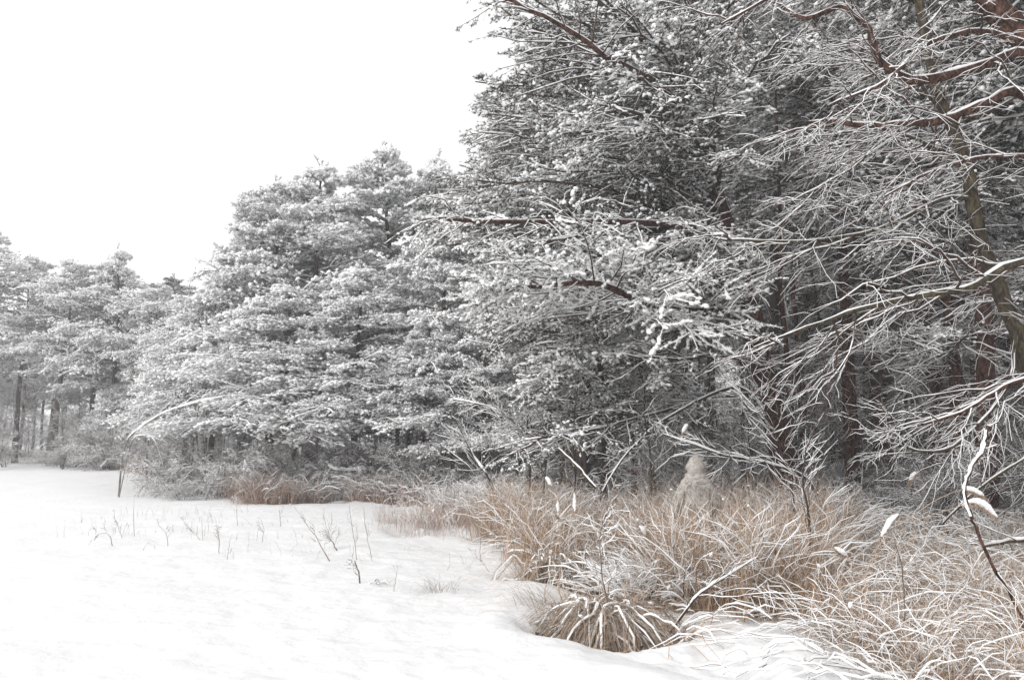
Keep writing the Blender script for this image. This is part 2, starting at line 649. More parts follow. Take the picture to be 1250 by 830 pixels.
limb(A, [at(908, 385, YA), at(870, 380, 14.6), at(820, 378, 13.4), at(770, 362, 12.4), at(725, 345, 11.8), at(650, 350, 11.5), at(606, 352, 11.3)], .085, .02, sub=dict(dense=1.5, bare=.0, cover=1.3, n2=34, n3=12, l2=.28, l3=.32, drop=-.05, size=.072, blob=.44, per=7, ns=6))
limb(A, [at(905, 340, YA), at(870, 330, 15.2), at(840, 318, 14.6), at(800, 320, 13.8), at(730, 312, 13)], .06, .02, sub=dict(dense=1.4, cover=1.2, n2=28, l2=.34, size=.072, blob=.44, per=6, ns=6))
limb(A, [at(935, 450, YA), at(880, 435, 14.4), at(830, 438, 13), at(750, 434, 12)], .045, .012, sub=dict(dense=.7, bare=.85, l2=.22, drop=-.15))
limb(A, [at(872, 235, YA), at(850, 170, 14.4), at(825, 152, 13.4), at(760, 135, 12.2), at(722, 124, 11.9)], .05, .015, bark='dark', sub=dict(dense=.8, bare=.2, l2=.3))
limb(A, [at(860, 175, YA), at(815, 112, 14.2), at(765, 82, 13), at(735, 68, 12.3), at(700, 40, 11.9), at(640, 8, 11.6), at(600, -10, 11.4)], .062, .02, sub=dict(dense=1.0, bare=.1, n2=28, l2=.24))
limb(A, [at(940, 480, YA), at(890, 482, 15), at(850, 490, 14.2), at(780, 510, 13.4), at(700, 530, 12.9)], .04, .012, bark='dark', sub=dict(dense=.8, bare=.4, l2=.3))
polyA = [(625, -70), (630, 30), (625, 95), (670, 135), (660, 190), (600, 222), (540, 265), (550, 300), (610, 350), (600, 420), (620, 450), (700, 460), (760, 440), (840, 400), (930, 340), (990, 300), (990, -70)]


def startA(tip):
    py = proj(tip)[1]
    return at(900, .60 * py + 130 + rng.normal(0, 25), YA)[2]


wood, snow = MB(), MB()
P = boughs_to(trunkA, poly_samples(polyA, 66), startA, (-4.0, 1.5), clear=(800, 225, 990, 500))
lenP = np.linalg.norm(P[:, -1] - P[:, 0], axis=1)
tube(wood, P, (.008 + .007 * lenP)[:, None] * np.linspace(1, .3, 9), 6, 0)
snowline(snow, P, (.008 + .007 * lenP)[:, None] * np.linspace(1, .3, 9), .022 * np.ones((len(P), 9)), S=6)
foliage(wood, snow, P, .04, dense=1.0, bare=.12, cover=.55, n2=24, n3=8, l2=.30, l3=.26, blob=.42, size=.072)
# boughs that hold the outline on the sky side and low down
rim = [(610, -20), (612, 35), (580, 100), (600, 108), (650, 135), (645, 180), (660, 160), (575, 220), (590, 228), (545, 250), (516, 268), (525, 285), (545, 300), (580, 300), (625, 60), (630, 90), (612, 10), (605, 240), (560, 262)]
P = boughs_to(trunkA, rim, startA, (-2.6, -.4))
lenP = np.linalg.norm(P[:, -1] - P[:, 0], axis=1)
tube(wood, P, (.008 + .007 * lenP)[:, None] * np.linspace(1, .3, 9), 6, 0)
foliage(wood, snow, P, .04, dense=1.1, bare=.05, cover=.6, n2=28, n3=8, l2=.17, l3=.3)
o = wood.build('crown', ['twig', 'needle'], A)
snow.build('snow_cover', ['fluff'], o)

# A2 : low young pine under the big one, over the grass
wood, snow = MB(), MB()
YN = 15.0
b2 = at(735, 640, YN); b2[2] = gz(b2[0], b2[1])
trunkN = spline([b2, at(738, 560, YN), at(735, 480, YN), at(728, 400, YN), at(726, 340, YN)], 18, .012)
N2 = thing('pine_tree', 'young low pine with snowy boughs reaching down to the tan grass below the large pine', 'tree', (0, 0, 0))
trunk_mesh(trunkN, .08, .03, 'dark').build('trunk', ['dark'], N2)
P = boughs_to(trunkN, poly_samples([(560, 400), (650, 370), (800, 370), (850, 430), (860, 500), (800, 545), (740, 560), (660, 560), (610, 575), (590, 540), (640, 500), (560, 450)], 40), lambda tip: tip[2] + rng.uniform(-.1, .5), (-2.2, 1.5), K=7)
lenP = np.linalg.norm(P[:, -1] - P[:, 0], axis=1)
tube(wood, P, (.006 + .008 * lenP)[:, None] * np.linspace(1, .3, 7), 5, 0)
foliage(wood, snow, P, .03, dense=1.0, bare=.1, cover=.7, n2=16, n3=7, l2=.36, l3=.34)
o = wood.build('crown', ['twig', 'needle'], N2)
snow.build('snow_cover', ['fluff'], o)

# B : darker pine close behind A
YB = 19.0
bB = at(975, 610, YB); bB[2] = gz(bB[0], bB[1])
trunkB = spline([bB, at(962, 520, YB), at(950, 400, YB), at(946, 290, YB), at(948, 230, YB), at(940, 90, YB), at(935, -160, YB)], 26, .02)
B_ = thing('pine_tree', 'dark slim pine just right of the large pine, its trunk half hidden by twigs', 'tree', (0, 0, 0))
trunk_mesh(trunkB, .19, .08, 'red').build('trunk', ['dark'], B_)
wood, snow = MB(), MB()
P = boughs_to(trunkB, poly_samples([(860, -60), (1080, -60), (1080, 330), (860, 330)], 20), lambda tip: tip[2] + rng.uniform(-.8, .2), (-2.5, 2.5))
tube(wood, P, .04 * np.ones((len(P), 9)) * np.linspace(1, .3, 9), 5, 0)
foliage(wood, snow, P, .03, dense=.8, bare=.3, cover=.7, n2=22, n3=7, l2=.36, l3=.34, per=3, size=.085)
o = wood.build('crown', ['twig', 'needle'], B_)
snow.build('snow_cover', ['fluff'], o)

# C : red pine in the right part
YC = 17.0
bC = at(1150, 615, YC); bC[2] = gz(bC[0], bC[1])
trunkC = spline([bC, at(1146, 500, YC), at(1133, 420, YC), at(1126, 330, YC), at(1128, 250, YC), at(1133, 170, YC), at(1128, 60, YC), at(1115, -140, YC)], 26, .015)
C_ = thing('pine_tree', 'red barked pine standing in the right part among long bare snowy twigs', 'tree', (0, 0, 0))
trunk_mesh(trunkC, .2, .10, 'red').build('trunk', ['red'], C_)
wood, snow = MB(), MB()
polyC = [(880, -70), (1330, -70), (1330, 300), (1150, 300), (900, 260)]
P = boughs_to(trunkC, poly_samples(polyC, 36), lambda tip: tip[2] + rng.uniform(-.6, .5), (-5, 2.5), clear=(860, 190, 1010, 480))
lenP = np.linalg.norm(P[:, -1] - P[:, 0], axis=1)
rr = (.010 + .008 * lenP)[:, None] * np.linspace(1, .3, 9)
tube(wood, P, rr, 6, 0)
snowline(snow, P, rr, .02 * np.ones((len(P), 9)), S=6)
foliage(wood, snow, P, .04, dense=.9, bare=.35, cover=.65, n2=24, n3=8, l2=.33, l3=.30, per=3)
# lower boughs: thin, sparse
P = boughs_to(trunkC, poly_samples([(900, 300), (1330, 300), (1330, 470), (1000, 470), (880, 420)], 14), lambda tip: tip[2] + rng.uniform(-.3, .9), (-5, 2), clear=(860, 190, 1010, 480))
lenP = np.linalg.norm(P[:, -1] - P[:, 0], axis=1)
rr = (.008 + .006 * lenP)[:, None] * np.linspace(1, .3, 9)
tube(wood, P, rr, 5, 0)
snowline(snow, P, rr, .02 * np.ones((len(P), 9)), S=5)
foliage(wood, snow, P, .03, dense=.7, bare=.86, cover=.9, n2=22, n3=8, l2=.36, l3=.34, per=2, snowh=.006)
o = wood.build('crown', ['twig', 'needle'], C_)
snow.build('snow_cover', ['fluff'], o)


# ------------------------------------------------------------------ bare limbed trees at the right edge
def bare(wood, snow, P, n2=18, n3=10, l2=.45, l3=.4, drop=-.15, n4=0, h=.0027, sc_=1.05, flat=.6, up=0):
    A_, ta, la = kids(P, n2, .1, .98, R(42), lambda t, p: p * l2 * (1.05 - .6 * t), 9, flat, drop, .026, up, angj=.25)
    ra = (.003 + .0075 * la)[:, None] * np.linspace(1, .35, 9) * sc_
    tube(wood, A_, ra, 5, 0)
    snowline(snow, A_, ra, h * 1.25 + ra * .35, S=5)
    B, tb, lb = kids(A_, n3, .1, .99, R(40), lambda t, p: np.clip(p * l3 * (1.1 - .5 * t), .08, 1.0), 6, flat, drop, .042, up, angj=.35)
    rb = (.0026 + .004 * lb)[:, None] * np.linspace(1, .5, 6) * sc_
    tube(wood, B, rb, 3, 0)
    snowline(snow, B, rb, h + rb * .3, S=4)
    if n4:
        B, tb, lb = kids(B, n4, .2, .99, R(40), lambda t, p: np.clip(p * .45, .05, .4), 4, flat, drop, .05, up)
        rb = np.full((len(B), 4), .0024) * sc_
        tube(wood, B, rb, 3, 0)
        snowline(snow, B, rb, h * .85 * np.ones_like(rb), S=4)


def bare_limb(parent, pts, r0, r1, bark, K=18, **kw):
    path = spline(pts, K, .006)
    P = path[None]
    rad = np.linspace(r0, r1, K)[None]
    wood, snow = MB(), MB()
    tube(wood, P, rad, 9, 1, rag=.08)
    snowline(snow, P, rad, np.maximum(.008, rad * .38), S=7, jit=.45)
    bare(wood, snow, P, **kw)
    o = wood.build('limb', ['twig', bark], parent)
    snow.build('snow_cover', ['fluff'], o)


# D : mossy trunk leaning down to the right
YD = 10.0
bD = at(1300, 690, YD); bD[2] = gz(bD[0], bD[1])
pD = [bD, at(1275, 560, YD), at(1245, 420, YD), at(1212, 335, YD), at(1190, 260, YD), at(1178, 200, YD), at(1160, 145, YD), at(1140, 105, YD), at(1125, 20, YD), at(1100, -80, YD)]
trunkD = spline(pD, 30, .01)
D_ = thing('bare_tree', 'leafless tree with slim mossy leaning trunk near the right edge', 'tree', (0, 0, 0))
trunk_mesh(trunkD, .11, .055, 'moss').build('trunk', ['moss'], D_)
kb = dict(n2=15, n3=8, n4=2, l2=.42, l3=.42)
bare_limb(D_, [at(1185, 243, YD), at(1150, 243, 9.8), at(1100, 268, 9.6), at(1060, 284, 9.4), at(980, 296, 9.2), at(900, 293, 9.0), at(868, 290, 9)], .028, .008, 'moss', **kb)
bare_limb(D_, [at(1175, 195, YD), at(1140, 180, 9.8), at(1090, 165, 9.4), at(1040, 205, 9.2), at(960, 250, 9)], .024, .007, 'moss', **kb)
bare_limb(D_, [at(1160, 150, YD), at(1110, 90, 9.8), at(1060, 60, 9.4), at(980, 75, 9)], .024, .007, 'moss', **kb)
bare_limb(D_, [at(1240, 400, YD), at(1230, 470, 9.6), at(1170, 540, 9.2), at(1120, 550, 9), at(1090, 530, 8.8)], .026, .008, 'moss', n2=11, n3=7, n4=1, l2=.4, l3=.4)

# E : pine whose trunk stands just outside the right edge; only its limbs reach in
YE = 9.0
bE = at(1400, 720, YE); bE[2] = gz(bE[0], bE[1])
trunkE = spline([bE, at(1400, 500, YE), at(1385, 320, YE), at(1330, 160, YE), at(1250, 48, YE), at(1200, -8, YE), at(1130, -120, YE)], 30, .01)
E_ = thing('pine_tree', 'brown barked pine at the top right corner sending thick crooked limbs leftwards', 'tree', (0, 0, 0))
trunk_mesh(trunkE, .2, .12, 'red').build('trunk', ['red'], E_)
bare_limb(E_, [at(1300, 110, YE), at(1250, 66, 8.8), at(1200, 80, 8.6), at(1130, 98, 8.4), at(1092, 90, 8.3), at(1068, 62, 8.3), at(1060, 35, 8.3), at(1030, 10, 8.4), at(985, 22, 8.5), at(955, 10, 8.7)], .062, .018, 'red', K=30, n2=12, n3=7, n4=2, l2=.3, l3=.4)
bare_limb(E_, [at(1340, 180, YE), at(1250, 115, 8.8), at(1200, 128, 8.6), at(1150, 148, 8.5), at(1100, 152, 8.3), at(1060, 155, 8.2), at(1020, 148, 8.1), at(985, 150, 8.0)], .06, .018, 'red', K=24, n2=13, n3=7, n4=2, l2=.36, l3=.4)
bare_limb(E_, [at(1385, 330, YE), at(1250, 320, 8.8), at(1180, 352, 8.6), at(1130, 360, 8.5), at(1060, 375, 8.4), at(1000, 395, 8.3), at(920, 425, 8.3)], .05, .012, 'moss', K=24, n2=13, n3=7, n4=2, l2=.36, l3=.4)
bare_limb(E_, [at(1390, 420, YE), at(1290, 450, 8.8), at(1230, 470, 8.6), at(1180, 500, 8.5), at(1120, 520, 8.4)], .04, .01, 'red', K=20, n2=11, n3=7, n4=1, l2=.4, l3=.4)
bare_limb(E_, [at(1370, 260, YE), at(1290, 205, 8.8), at(1230, 190, 8.6), at(1150, 205, 8.3), at(1080, 240, 8.2)], .035, .01, 'red', K=20, n2=12, n3=7, n4=2, l2=.36, l3=.4)
bare_limb(E_, [at(1270, 60, YE), at(1200, 40, 8.6), at(1130, 55, 8.3), at(1080, 100, 8.1), at(1010, 130, 8)], .035, .01, 'red', K=20, n2=12, n3=7, n4=2, l2=.34, l3=.4)
bare_limb(E_, [at(1230, 20, YE), at(1150, -20, 8.6), at(1060, -40, 8.3), at(960, -10, 8.1), at(880, 30, 8)], .035, .01, 'red', K=20, n2=12, n3=7, n4=2, l2=.34, l3=.4)


# ------------------------------------------------------------------ prototypes for the woods
def pine_proto(name, H, z0, nb, Lmax, shape, cover, needle, size=.13, tw=(16, 6), bark='dark', per=2, low=0, lean=.2, nn=6, ns=4, blob=.40, snowh=.014, lh=.013):
    """a free-standing pine at the origin: trunk, crown (> snow_cover)"""
    root = thing(name, 'x', 'tree', (0, 0, 0))
    top = np.array([rng.normal(0, lean), rng.normal(0, lean), H])
    tr = spline([np.zeros(3) - Z * .3, top * .3 + rng.normal(0, .1, 3) * [1, 1, 0], top * .7 + rng.normal(0, .1, 3) * [1, 1, 0], top], 18, .02)
    trunk_mesh(tr, .012 * H + .04, .02, bark, S=7).build('trunk', [bark], root)
    wood, snow = MB(), MB()
    zs = z0 * H + (H * .99 - z0 * H) * ((np.arange(nb) + rng.random(nb)) / nb)
    boughs = []
    for z in zs:
        f = (z - z0 * H) / (H * (1 - z0))
        L = Lmax * shape(f) * rng.uniform(.7, 1.15)
        a = rng.uniform(0, 2 * np.pi)
        d = np.array([math.cos(a), math.sin(a), 0])
        k = np.argmin(np.abs(tr[:, 2] - z)); c = tr[k].copy(); c[2] = min(z, H)
        rise = .05 + .5 * f ** 2
        boughs.append(spline([c, c + d * L * .5 + Z * L * (rise * .6), c + d * L + Z * L * (rise * .95 - .12)], 6, .015))
    P = np.array(boughs)
    lenP = np.linalg.norm(P[:, -1] - P[:, 0], axis=1)
    rr = (.008 + .009 * lenP)[:, None] * np.linspace(1, .3, 6)
    tube(wood, P, rr, 4, 0)
    snowline(snow, P, rr, .025 * np.ones_like(rr), S=4)
    foliage(wood, snow, P, .03, dense=1, near=False, bare=.1, cover=cover, n2=tw[0], n3=tw[1], l2=.42, l3=.38, size=size, per=per, nn=nn, ns=ns, octa=True, blob=blob, snowh=snowh)
    # leader shoot with upright tufts
    up = np.stack([np.linspace(top - Z * .5, top + Z * .35, 4) + rng.normal(0, .02, (4, 3)) for _ in range(3)])
    up[1:, -1] += rng.normal(0, .18, (2, 3)) * [1, 1, .3]
    tube(wood, up, np.full((3, 4), .012), 4, 0)
    tufts(wood, snow, up, .2, 6, size * 1.2, 8, .5, octa=True)
    if low:
        lowP = []
        for _ in range(low):
            z = rng.uniform(.06 * H, z0 * H * 1.1); a = rng.uniform(0, 2 * np.pi)
            L = rng.uniform(.6, 1.8)
            d = np.array([math.cos(a), math.sin(a), 0]); c = Z * z
            lowP.append(spline([c, c + d * L * .6 - Z * .05 * L, c + d * L - Z * .3 * L], 6, .03))
        P = np.array(lowP)
        rr = .012 * np.ones((len(P), 6)) * np.linspace(1, .4, 6)
        tube(wood, P, rr, 4, 0); snowline(snow, P, rr, lh * np.ones_like(rr), S=4)
        A_, _, la = kids(P, 9, .1, .98, R(48), lambda t, p: p * .45, 4, .6, -.2, .06)
        rr = np.full((len(A_), 4), .005); tube(wood, A_, rr, 3, 0); snowline(snow, A_, rr, lh * .8 * np.ones_like(rr), S=4)
        A_, _, la = kids(A_, 4, .1, .98, R(48), lambda t, p: p * .45, 3, .6, -.2, .06)
        rr = np.full((len(A_), 3), .004); tube(wood, A_, rr, 3, 0); snowline(snow, A_, rr, lh * .7 * np.ones_like(rr), S=4)
    o = wood.build('crown', ['rime' if needle == 'dull' else 'twig', needle], root)
    snow.build('snow_cover', ['fluff'], o)
    return root


cone = lambda f: (1 - f) ** .75 * .92 + .08
dome = lambda f: math.sqrt(max(0, 1 - (f * .98) ** 2)) * (.75 + .25 * min(1, f * 4))
peak = lambda f: (1 - f ** 1.5) * .9 + .06
oval = lambda f: max(.12, math.sin(math.pi * (.12 + .86 * f)) ** .8)
field1 = pine_proto('pine_tree', 10, .25, 80, 3.5, cone, 1.05, 'dull', tw=(17, 7), nn=3, ns=7, blob=.48, snowh=.02, size=.12, per=3)
field2 = pine_proto('pine_tree', 10, .29, 78, 3.7, peak, 1.05, 'dull', tw=(17, 7), nn=3, ns=7, blob=.48, snowh=.02, size=.12, per=3)
field3 = pine_proto('pine_tree', 10, .36, 68, 3.2, peak, 1.05, 'dull', tw=(17, 7), nn=3, ns=7, blob=.48, snowh=.02, size=.12, per=3)
wood1 = pine_proto('pine_tree', 12, .40, 58, 3.0, oval, 1.05, 'dull', tw=(16, 6), low=14, lh=.006, nn=3, ns=7, blob=.48, snowh=.02, size=.12, per=3)
wood2 = pine_proto('pine_tree', 12, .42, 75, 2.6, oval, .5, 'needle', tw=(14, 6), low=18, lh=.003)
wood3 = pine_proto('pine_tree', 12, .50, 70, 2.5, oval, .5, 'needle', tw=(14, 6), low=16, bark='red', lh=.003)
USED = {}


def place(proto, px, Y, toppy=None, H=10, label='', group=None, scale=None, name=None, cat=None, wide=1.0, rz=None):
    p = at(px, 400, Y)
    z = gz(p[0], p[1])
    if toppy is not None:
        s = (at(px, toppy, Y)[2] - z) / H
    else:
        s = scale
    o = proto if proto.name not in USED else copy_tree(proto)
    USED[proto.name] = 1
    o.location = (float(p[0]), float(p[1]), z)
    o.rotation_euler = (0, 0, rng.uniform(0, 6.28) if rz is None else rz)
    o.scale = (s * wide, s * wide, s)
    o['label'] = label
    if group:
        o['group'] = group
    elif 'group' in o:
        del o['group']
    return o


g1 = 'frosted pines behind the snowy field'
for pr, px, Y, tp, wd, lb in [
    (field2, 385, 27, 208, 1.15, 'tall broad frosted pine, topmost crown left of centre above the field'),
    (field1, 474, 29, 192, 1.0, 'pointed frosted pine with the highest tip, behind the broad round one'),
    (field3, 525, 31, 204, 1.0, 'frosted pine tip next right of the highest pointed one'),
    (field1, 335, 27.5, 232, 1.1, 'frosted pine at the left shoulder of the tall clump'),
    (field1, 300, 28, 290, 1.15, 'shorter frosted pine on the left slope of the tall clump'),
    (field2, 262, 27, 345, 1.1, 'low frosted pine at the left foot of the tall clump'),
    (field2, 350, 24.5, 350, 1.55, 'wide spreading frosted pine in front of the clump, above the brown brush'),
    (field2, 440, 24, 330, 1.3, 'wide frosted pine with drooping boughs over the dark gap behind the field'),
    (field3, 555, 25, 275, 1.1, 'frosted pine half hidden behind the left boughs of the large pine'),
    (field1, 590, 23, 350, 1.0, 'small frosted pine low beneath the left boughs of the large pine'),
    (field3, 510, 23, 385, 1.2, 'low frosted pine between the wide drooping pine and the large pine'),
    (wood1, -25, 44, 283, 1.0, 'tall frosted pine cut by the left edge'),
    (wood1, 30, 46, 318, 1.0, 'frosted pine with flat top second from the left edge'),
    (wood1, 78, 44, 322, 1.1, 'frosted pine with open lower trunk, third from the left edge'),
    (field3, 152, 44, 308, .95, 'frosted pine with upright dark topmost shoots left of the birches'),
    (wood1, 120, 46, 335, 1.1, 'frosted pine behind the one with upright dark shoots'),
    (wood1, 195, 43, 352, .9, 'frosted pine just left of the pale birches'),
    (wood1, 235, 38, 400, 1.0, 'low frosted pine under the pale birches'),
    (field2, 170, 44, 430, 1.1, 'small frosted pine at the field edge behind the bent sapling'),
]:
    place(pr, px, Y, tp, 12 if pr in (wood1, wood2, wood3) else 10, lb, g1, wide=wd)
# farther rows
for i in range(60):
    px = rng.uniform(-160, 640) if i < 34 else rng.uniform(-160, 260); Y = rng.uniform(48, 72)
    place([wood1, wood2, wood3][i % 3], px, Y, None, 12, 'pale hazy pine in the far wood behind the field edge', 'far hazy pines behind the field', scale=rng.uniform(.7, .92))
for i in range(26):
    px = rng.uniform(180, 640); Y = rng.uniform(30, 46)
    place([wood2, wood3, wood1][i % 3], px, Y, None, 12, 'dim pine inside the wood behind the frosted front row', 'pines inside the wood behind the frosted row', scale=rng.uniform(.55, .72))
k = 0
for i in range(44):
    place([wood2, wood3, wood1][i % 3], rng.uniform(560, 1450), rng.uniform(50, 78), None, 12, 'faint pine in the farthest rows of the wood at the right', 'farthest pines of the wood at the right', scale=rng.uniform(.9, 1.25))
while k < 78:
    px = rng.uniform(640, 1480); Y = rng.uniform(19, 50)
    if px < 1000 and Y < 22: continue
    place([wood2, wood3, wood2][k % 3], px, Y, None, 12, 'dark pine deep in the wood behind the large pine', 'dark pines deep in the wood at the right', scale=rng.uniform(.85, 1.15) if Y < 40 else rng.uniform(1.1, 1.3))
    k += 1
for px, Y in [(1330, 13), (1420, 10.5), (1560, 12), (1700, 9), (1500, 15), (1900, 8), (2300, 7), (1400, 17)]:  # unseen pines, added to block light and darken the wood at the right
    place(wood3, px, Y, None, 12, 'added shade pine out of view beyond the right edge', 'added shade pines beyond the right edge', scale=1.15)
for px, Y, r in [(1032, 18, 1.0), (1190, 14.5, 1.1), (1168, 15.5, .95), (1215, 18, 1), (1070, 25, .9)]:
    place(wood3, px, Y, None, 12, {1032: 'straight red trunked pine left of the red pine in the right part', 1190: 'thick dark trunk behind the snowy broken sapling at the right', 1168: 'dark trunk just left of the thick one behind the broken sapling', 1215: 'dark pine trunk behind and right of the broken sapling', 1070: 'thin dark pine between the two red trunks at the right'}[px], scale=r)


# ------------------------------------------------------------------ saplings, shrubs
def sapling_proto(name, H, nb, L, n2=8, n3=5, r=.03, droop=-.1, bark='dark', cat='tree', stems=1, spread=.1, up=.5, h=.0065, sc_=1.3):
    root = thing(name, 'x', cat, (0, 0, 0))
    wood, snow, ws = MB(), MB(), MB()
    tr = []
    for s in range(stems):
        d = rng.normal(0, spread, 3) * [1, 1, 0]
        hh = H * rng.uniform(.7, 1)
        tr.append(spline([[d[0] * .1, d[1] * .1, -.15], [d[0] * .5 * hh, d[1] * .5 * hh, hh * .5], [d[0] * 1.2 * hh, d[1] * 1.2 * hh, hh]], 9, .012 * H ** .5))
    P = np.array(tr)
    rad = r * np.ones((stems, 9)) * np.linspace(1, .15, 9)
    tube(ws, P, rad, 6, 0)
    ws.build('stem' if cat != 'tree' else 'trunk', [bark], root)
    A_, _, la = kids(P, nb, .2, .98, R(50), lambda t, p: L * (1.15 - .8 * t), 6, 1.5, droop, .04, up)
    rr = (.003 + .006 * la)[:, None] * np.linspace(1, .3, 6) * sc_
    tube(wood, A_, rr, 4, 0); snowline(snow, A_, rr, h + rr * .2, S=4)
    B, _, lb = kids(A_, n2, .15, .98, R(42), lambda t, p: p * .42, 4, .9, droop, .05, up * .4)
    rr = (.0025 + .003 * lb)[:, None] * np.ones((1, 4)) * sc_
    tube(wood, B, rr, 3, 0); snowline(snow, B, rr, h * .9 * np.ones_like(rr), S=4)
    if n3:
        B, _, lb = kids(B, n3, .15, .98, R(42), lambda t, p: p * .5, 3, .9, droop, .05, up * .3)
        rr = np.full((len(B), 3), .0024 * sc_)
        tube(wood, B, rr, 3, 0); snowline(snow, B, rr, h * .75 * np.ones_like(rr), S=4)
    o = wood.build('crown' if cat == 'tree' else 'twig_spray', ['twig'], root)
    snow.build('snow_cover', ['fluff'], o)
    return root


thin1 = sapling_proto('bare_sapling', 6, 26, 1.1, 7, 4, r=.028, up=.3)
thin2 = sapling_proto('bare_sapling', 5, 22, 1.0, 7, 4, r=.022, up=.1, droop=-.3, bark='moss')
shrub1 = sapling_proto('bare_shrub', 1.5, 9, .55, 7, 4, r=.009, cat='shrub', stems=11, spread=.45, up=.2, sc_=1, h=.005)
shrub2 = sapling_proto('bare_shrub', 1.1, 8, .5, 7, 4, r=.008, cat='shrub', stems=13, spread=.7, up=-.05, droop=-.3, sc_=1, h=.006)
pole1 = sapling_proto('slim_pine', 10, 16, .7, 6, 3, r=.075, up=-.1, droop=-.2, bark='red', spread=.03)
pole2 = sapling_proto('slim_pine', 9, 12, .8, 6, 3, r=.05, up=-.1, droop=-.2, spread=.05)
birch = sapling_proto('birch_tree', 11, 46, 2.0, 8, 4, r=.07, up=.9, droop=-.12, bark='rime', h=.007, sc_=3.2)
gb = 'thin birches between the frosted pines'
for px, Y, tp, lb in [(236, 36, 302, 'pale thin birch with fine twigs, right one in the gap between the pine clumps'), (214, 37, 322, 'pale thin birch, left one in the gap between the pine clumps'), (203, 38, 336, 'short pale birch crown close against the left pines beside the gap'), (225, 35, 330, 'slim pale birch between the two taller ones in the gap'), (248, 34, 318, 'pale birch leaning against the tall pine clump at the right of the gap'), (176, 46, 285, 'very thin birch tip rising above the pine with upright shoots'), (338, 31, 215, 'thin bare tip poking up beside the left shoulder of the tall clump')]:
    place(birch, px, Y, tp, 11, lb, gb, wide=.8)
gs = 'thin bare saplings in the wood'
for i in range(60):
    if i < 38:
        px = rng.uniform(640, 1320); Y = rng.uniform(13.5, 30)
    else:
        px = rng.uniform(180, 640); Y = rng.uniform(24, 34)
    place([thin1, thin2][i % 2], px, Y, None, 6, 'thin leafless sapling with snowy twigs standing inside the wood', gs, scale=rng.uniform(.55, 1.1))
for i in range(60):
    px = rng.uniform(-80, 230); Y = rng.uniform(42, 54)
    place([thin1, thin2][i % 2], px, Y, None, 6, 'thin grey sapling below the frosted pines at the left', 'thin saplings under the pines at the left', scale=rng.uniform(.6, 1.1))
for i in range(46):
    px = rng.uniform(760, 1330); Y = rng.uniform(16, 34)
    place([pole1, pole2][i % 2], px, Y, None, 10, 'slim dark upright trunk with short dead twigs inside the wood', 'slim dark trunks inside the wood at the right', scale=rng.uniform(.9, 1.2))
for i in range(44):
    px = rng.uniform(250, 640); Y = rng.uniform(24, 30)
    place([pole2, thin2, pole1][i % 3], px, Y, None, 10, 'thin dark stem under the frosted crowns behind the field', 'thin dark stems under the frosted crowns', scale=rng.uniform(.28, .5) if i % 3 != 1 else rng.uniform(.5, .8))
gh = 'leafless shrubs at the foot of the wood'
for i in range(60):
    place([shrub1, shrub2][i % 2], rng.uniform(520, 1350), rng.uniform(26, 60), None, 1.5, 'dim undergrowth bush between the trunks deep in the wood', 'undergrowth bushes deep in the wood', scale=rng.uniform(1.4, 2.6))
for i in range(84):
    if i < 16:
        px = rng.uniform(700, 1300); Y = rng.uniform(14, 22)
        s = rng.uniform(.6, 1.3)
    elif i < 56:
        px = rng.uniform(200, 620); Y = rng.uniform(21.6, 25)
        s = rng.uniform(.5, 1.3)
    else:
        px = rng.uniform(-60, 240); Y = rng.uniform(38.5, 43)
        s = rng.uniform(.8, 1.5)
    place([shrub1, shrub2][i % 2], px, Y, None, 1.5, 'leafless shrub with snow lined twigs at the foot of the wood', gh, scale=s)


# ------------------------------------------------------------------ grass
def blades(mb, B, H, lean, m=0, K=6, wd=.006, snow=None, sf=.5, hs=.008, az=None, curl=1.0):
    """arching grass blades from base points B"""
    N = len(B)
    a = rng.uniform(0, 2 * np.pi, N) if az is None else az
    d = np.stack([np.cos(a), np.sin(a), 0 * a], 1)
    q = np.linspace(0, 1, K)[None, :]
    le = lean[:, None]
    hx = H[:, None] * le * (q * .35 + .65 * q ** 2 * curl)
    hz_ = H[:, None] * (q - .32 * le * q ** 3 * curl * 1.4)
    P = B[:, None] + d[:, None] * hx[..., None] + Z * hz_[..., None]
    P[:, 1:] += rng.normal(0, .019, (N, K - 1, 3)) * H[:, None, None]
    s = nrm(np.cross(d + rng.normal(0, .3, d.shape), Z))[:, None]
    wq = wd * np.linspace(1, .35, K)[None, :, None] * rng.uniform(.6, 1.3, (N, 1, 1))
    V = np.stack([P - s * wq, P + s * wq], 2)
    i = np.arange(N)[:, None] * K * 2 + np.arange(K - 1)[None] * 2
    mb.add(V, q=np.stack([i, i + 1, i + 3, i + 2], -1), m=m)
    if snow is not None:
        k = rng.random(N) < sf
        if k.any():
            Q = P[k][:, K // 2 - 1:]
            rad = np.full(Q.shape[:2], .003)
            snowline(snow, Q, rad, hs * rng.uniform(.5, 1.5, (len(Q), 1)) * np.ones(Q.shape[:2]), S=4, jit=.6)
            plume = P[k][:, -1][rng.random(k.sum()) < .03]
            blobs(snow, plume, rng.normal(0, 1, plume.shape), rng.uniform(.008, .018, len(plume)), long=2)
    return P


def region(poly, n, z=0.0, dens=None):
    pts = np.array([gp(px, py, z) for px, py in poly])[:, :2]
    s = np.array(poly_samples(pts, n))
    zz = ground(s[:, 0], s[:, 1])
    return np.column_stack([s, zz - .02])


def clumped(B, n, sig):
    """gather blades round seeds so they grow in bunches"""
    c = B[rng.integers(0, len(B), n)] + rng.normal(0, 1, (n, 3)) * [sig, sig, 0]
    c[:, 2] = ground(c[:, 0], c[:, 1]) - .02
    return c


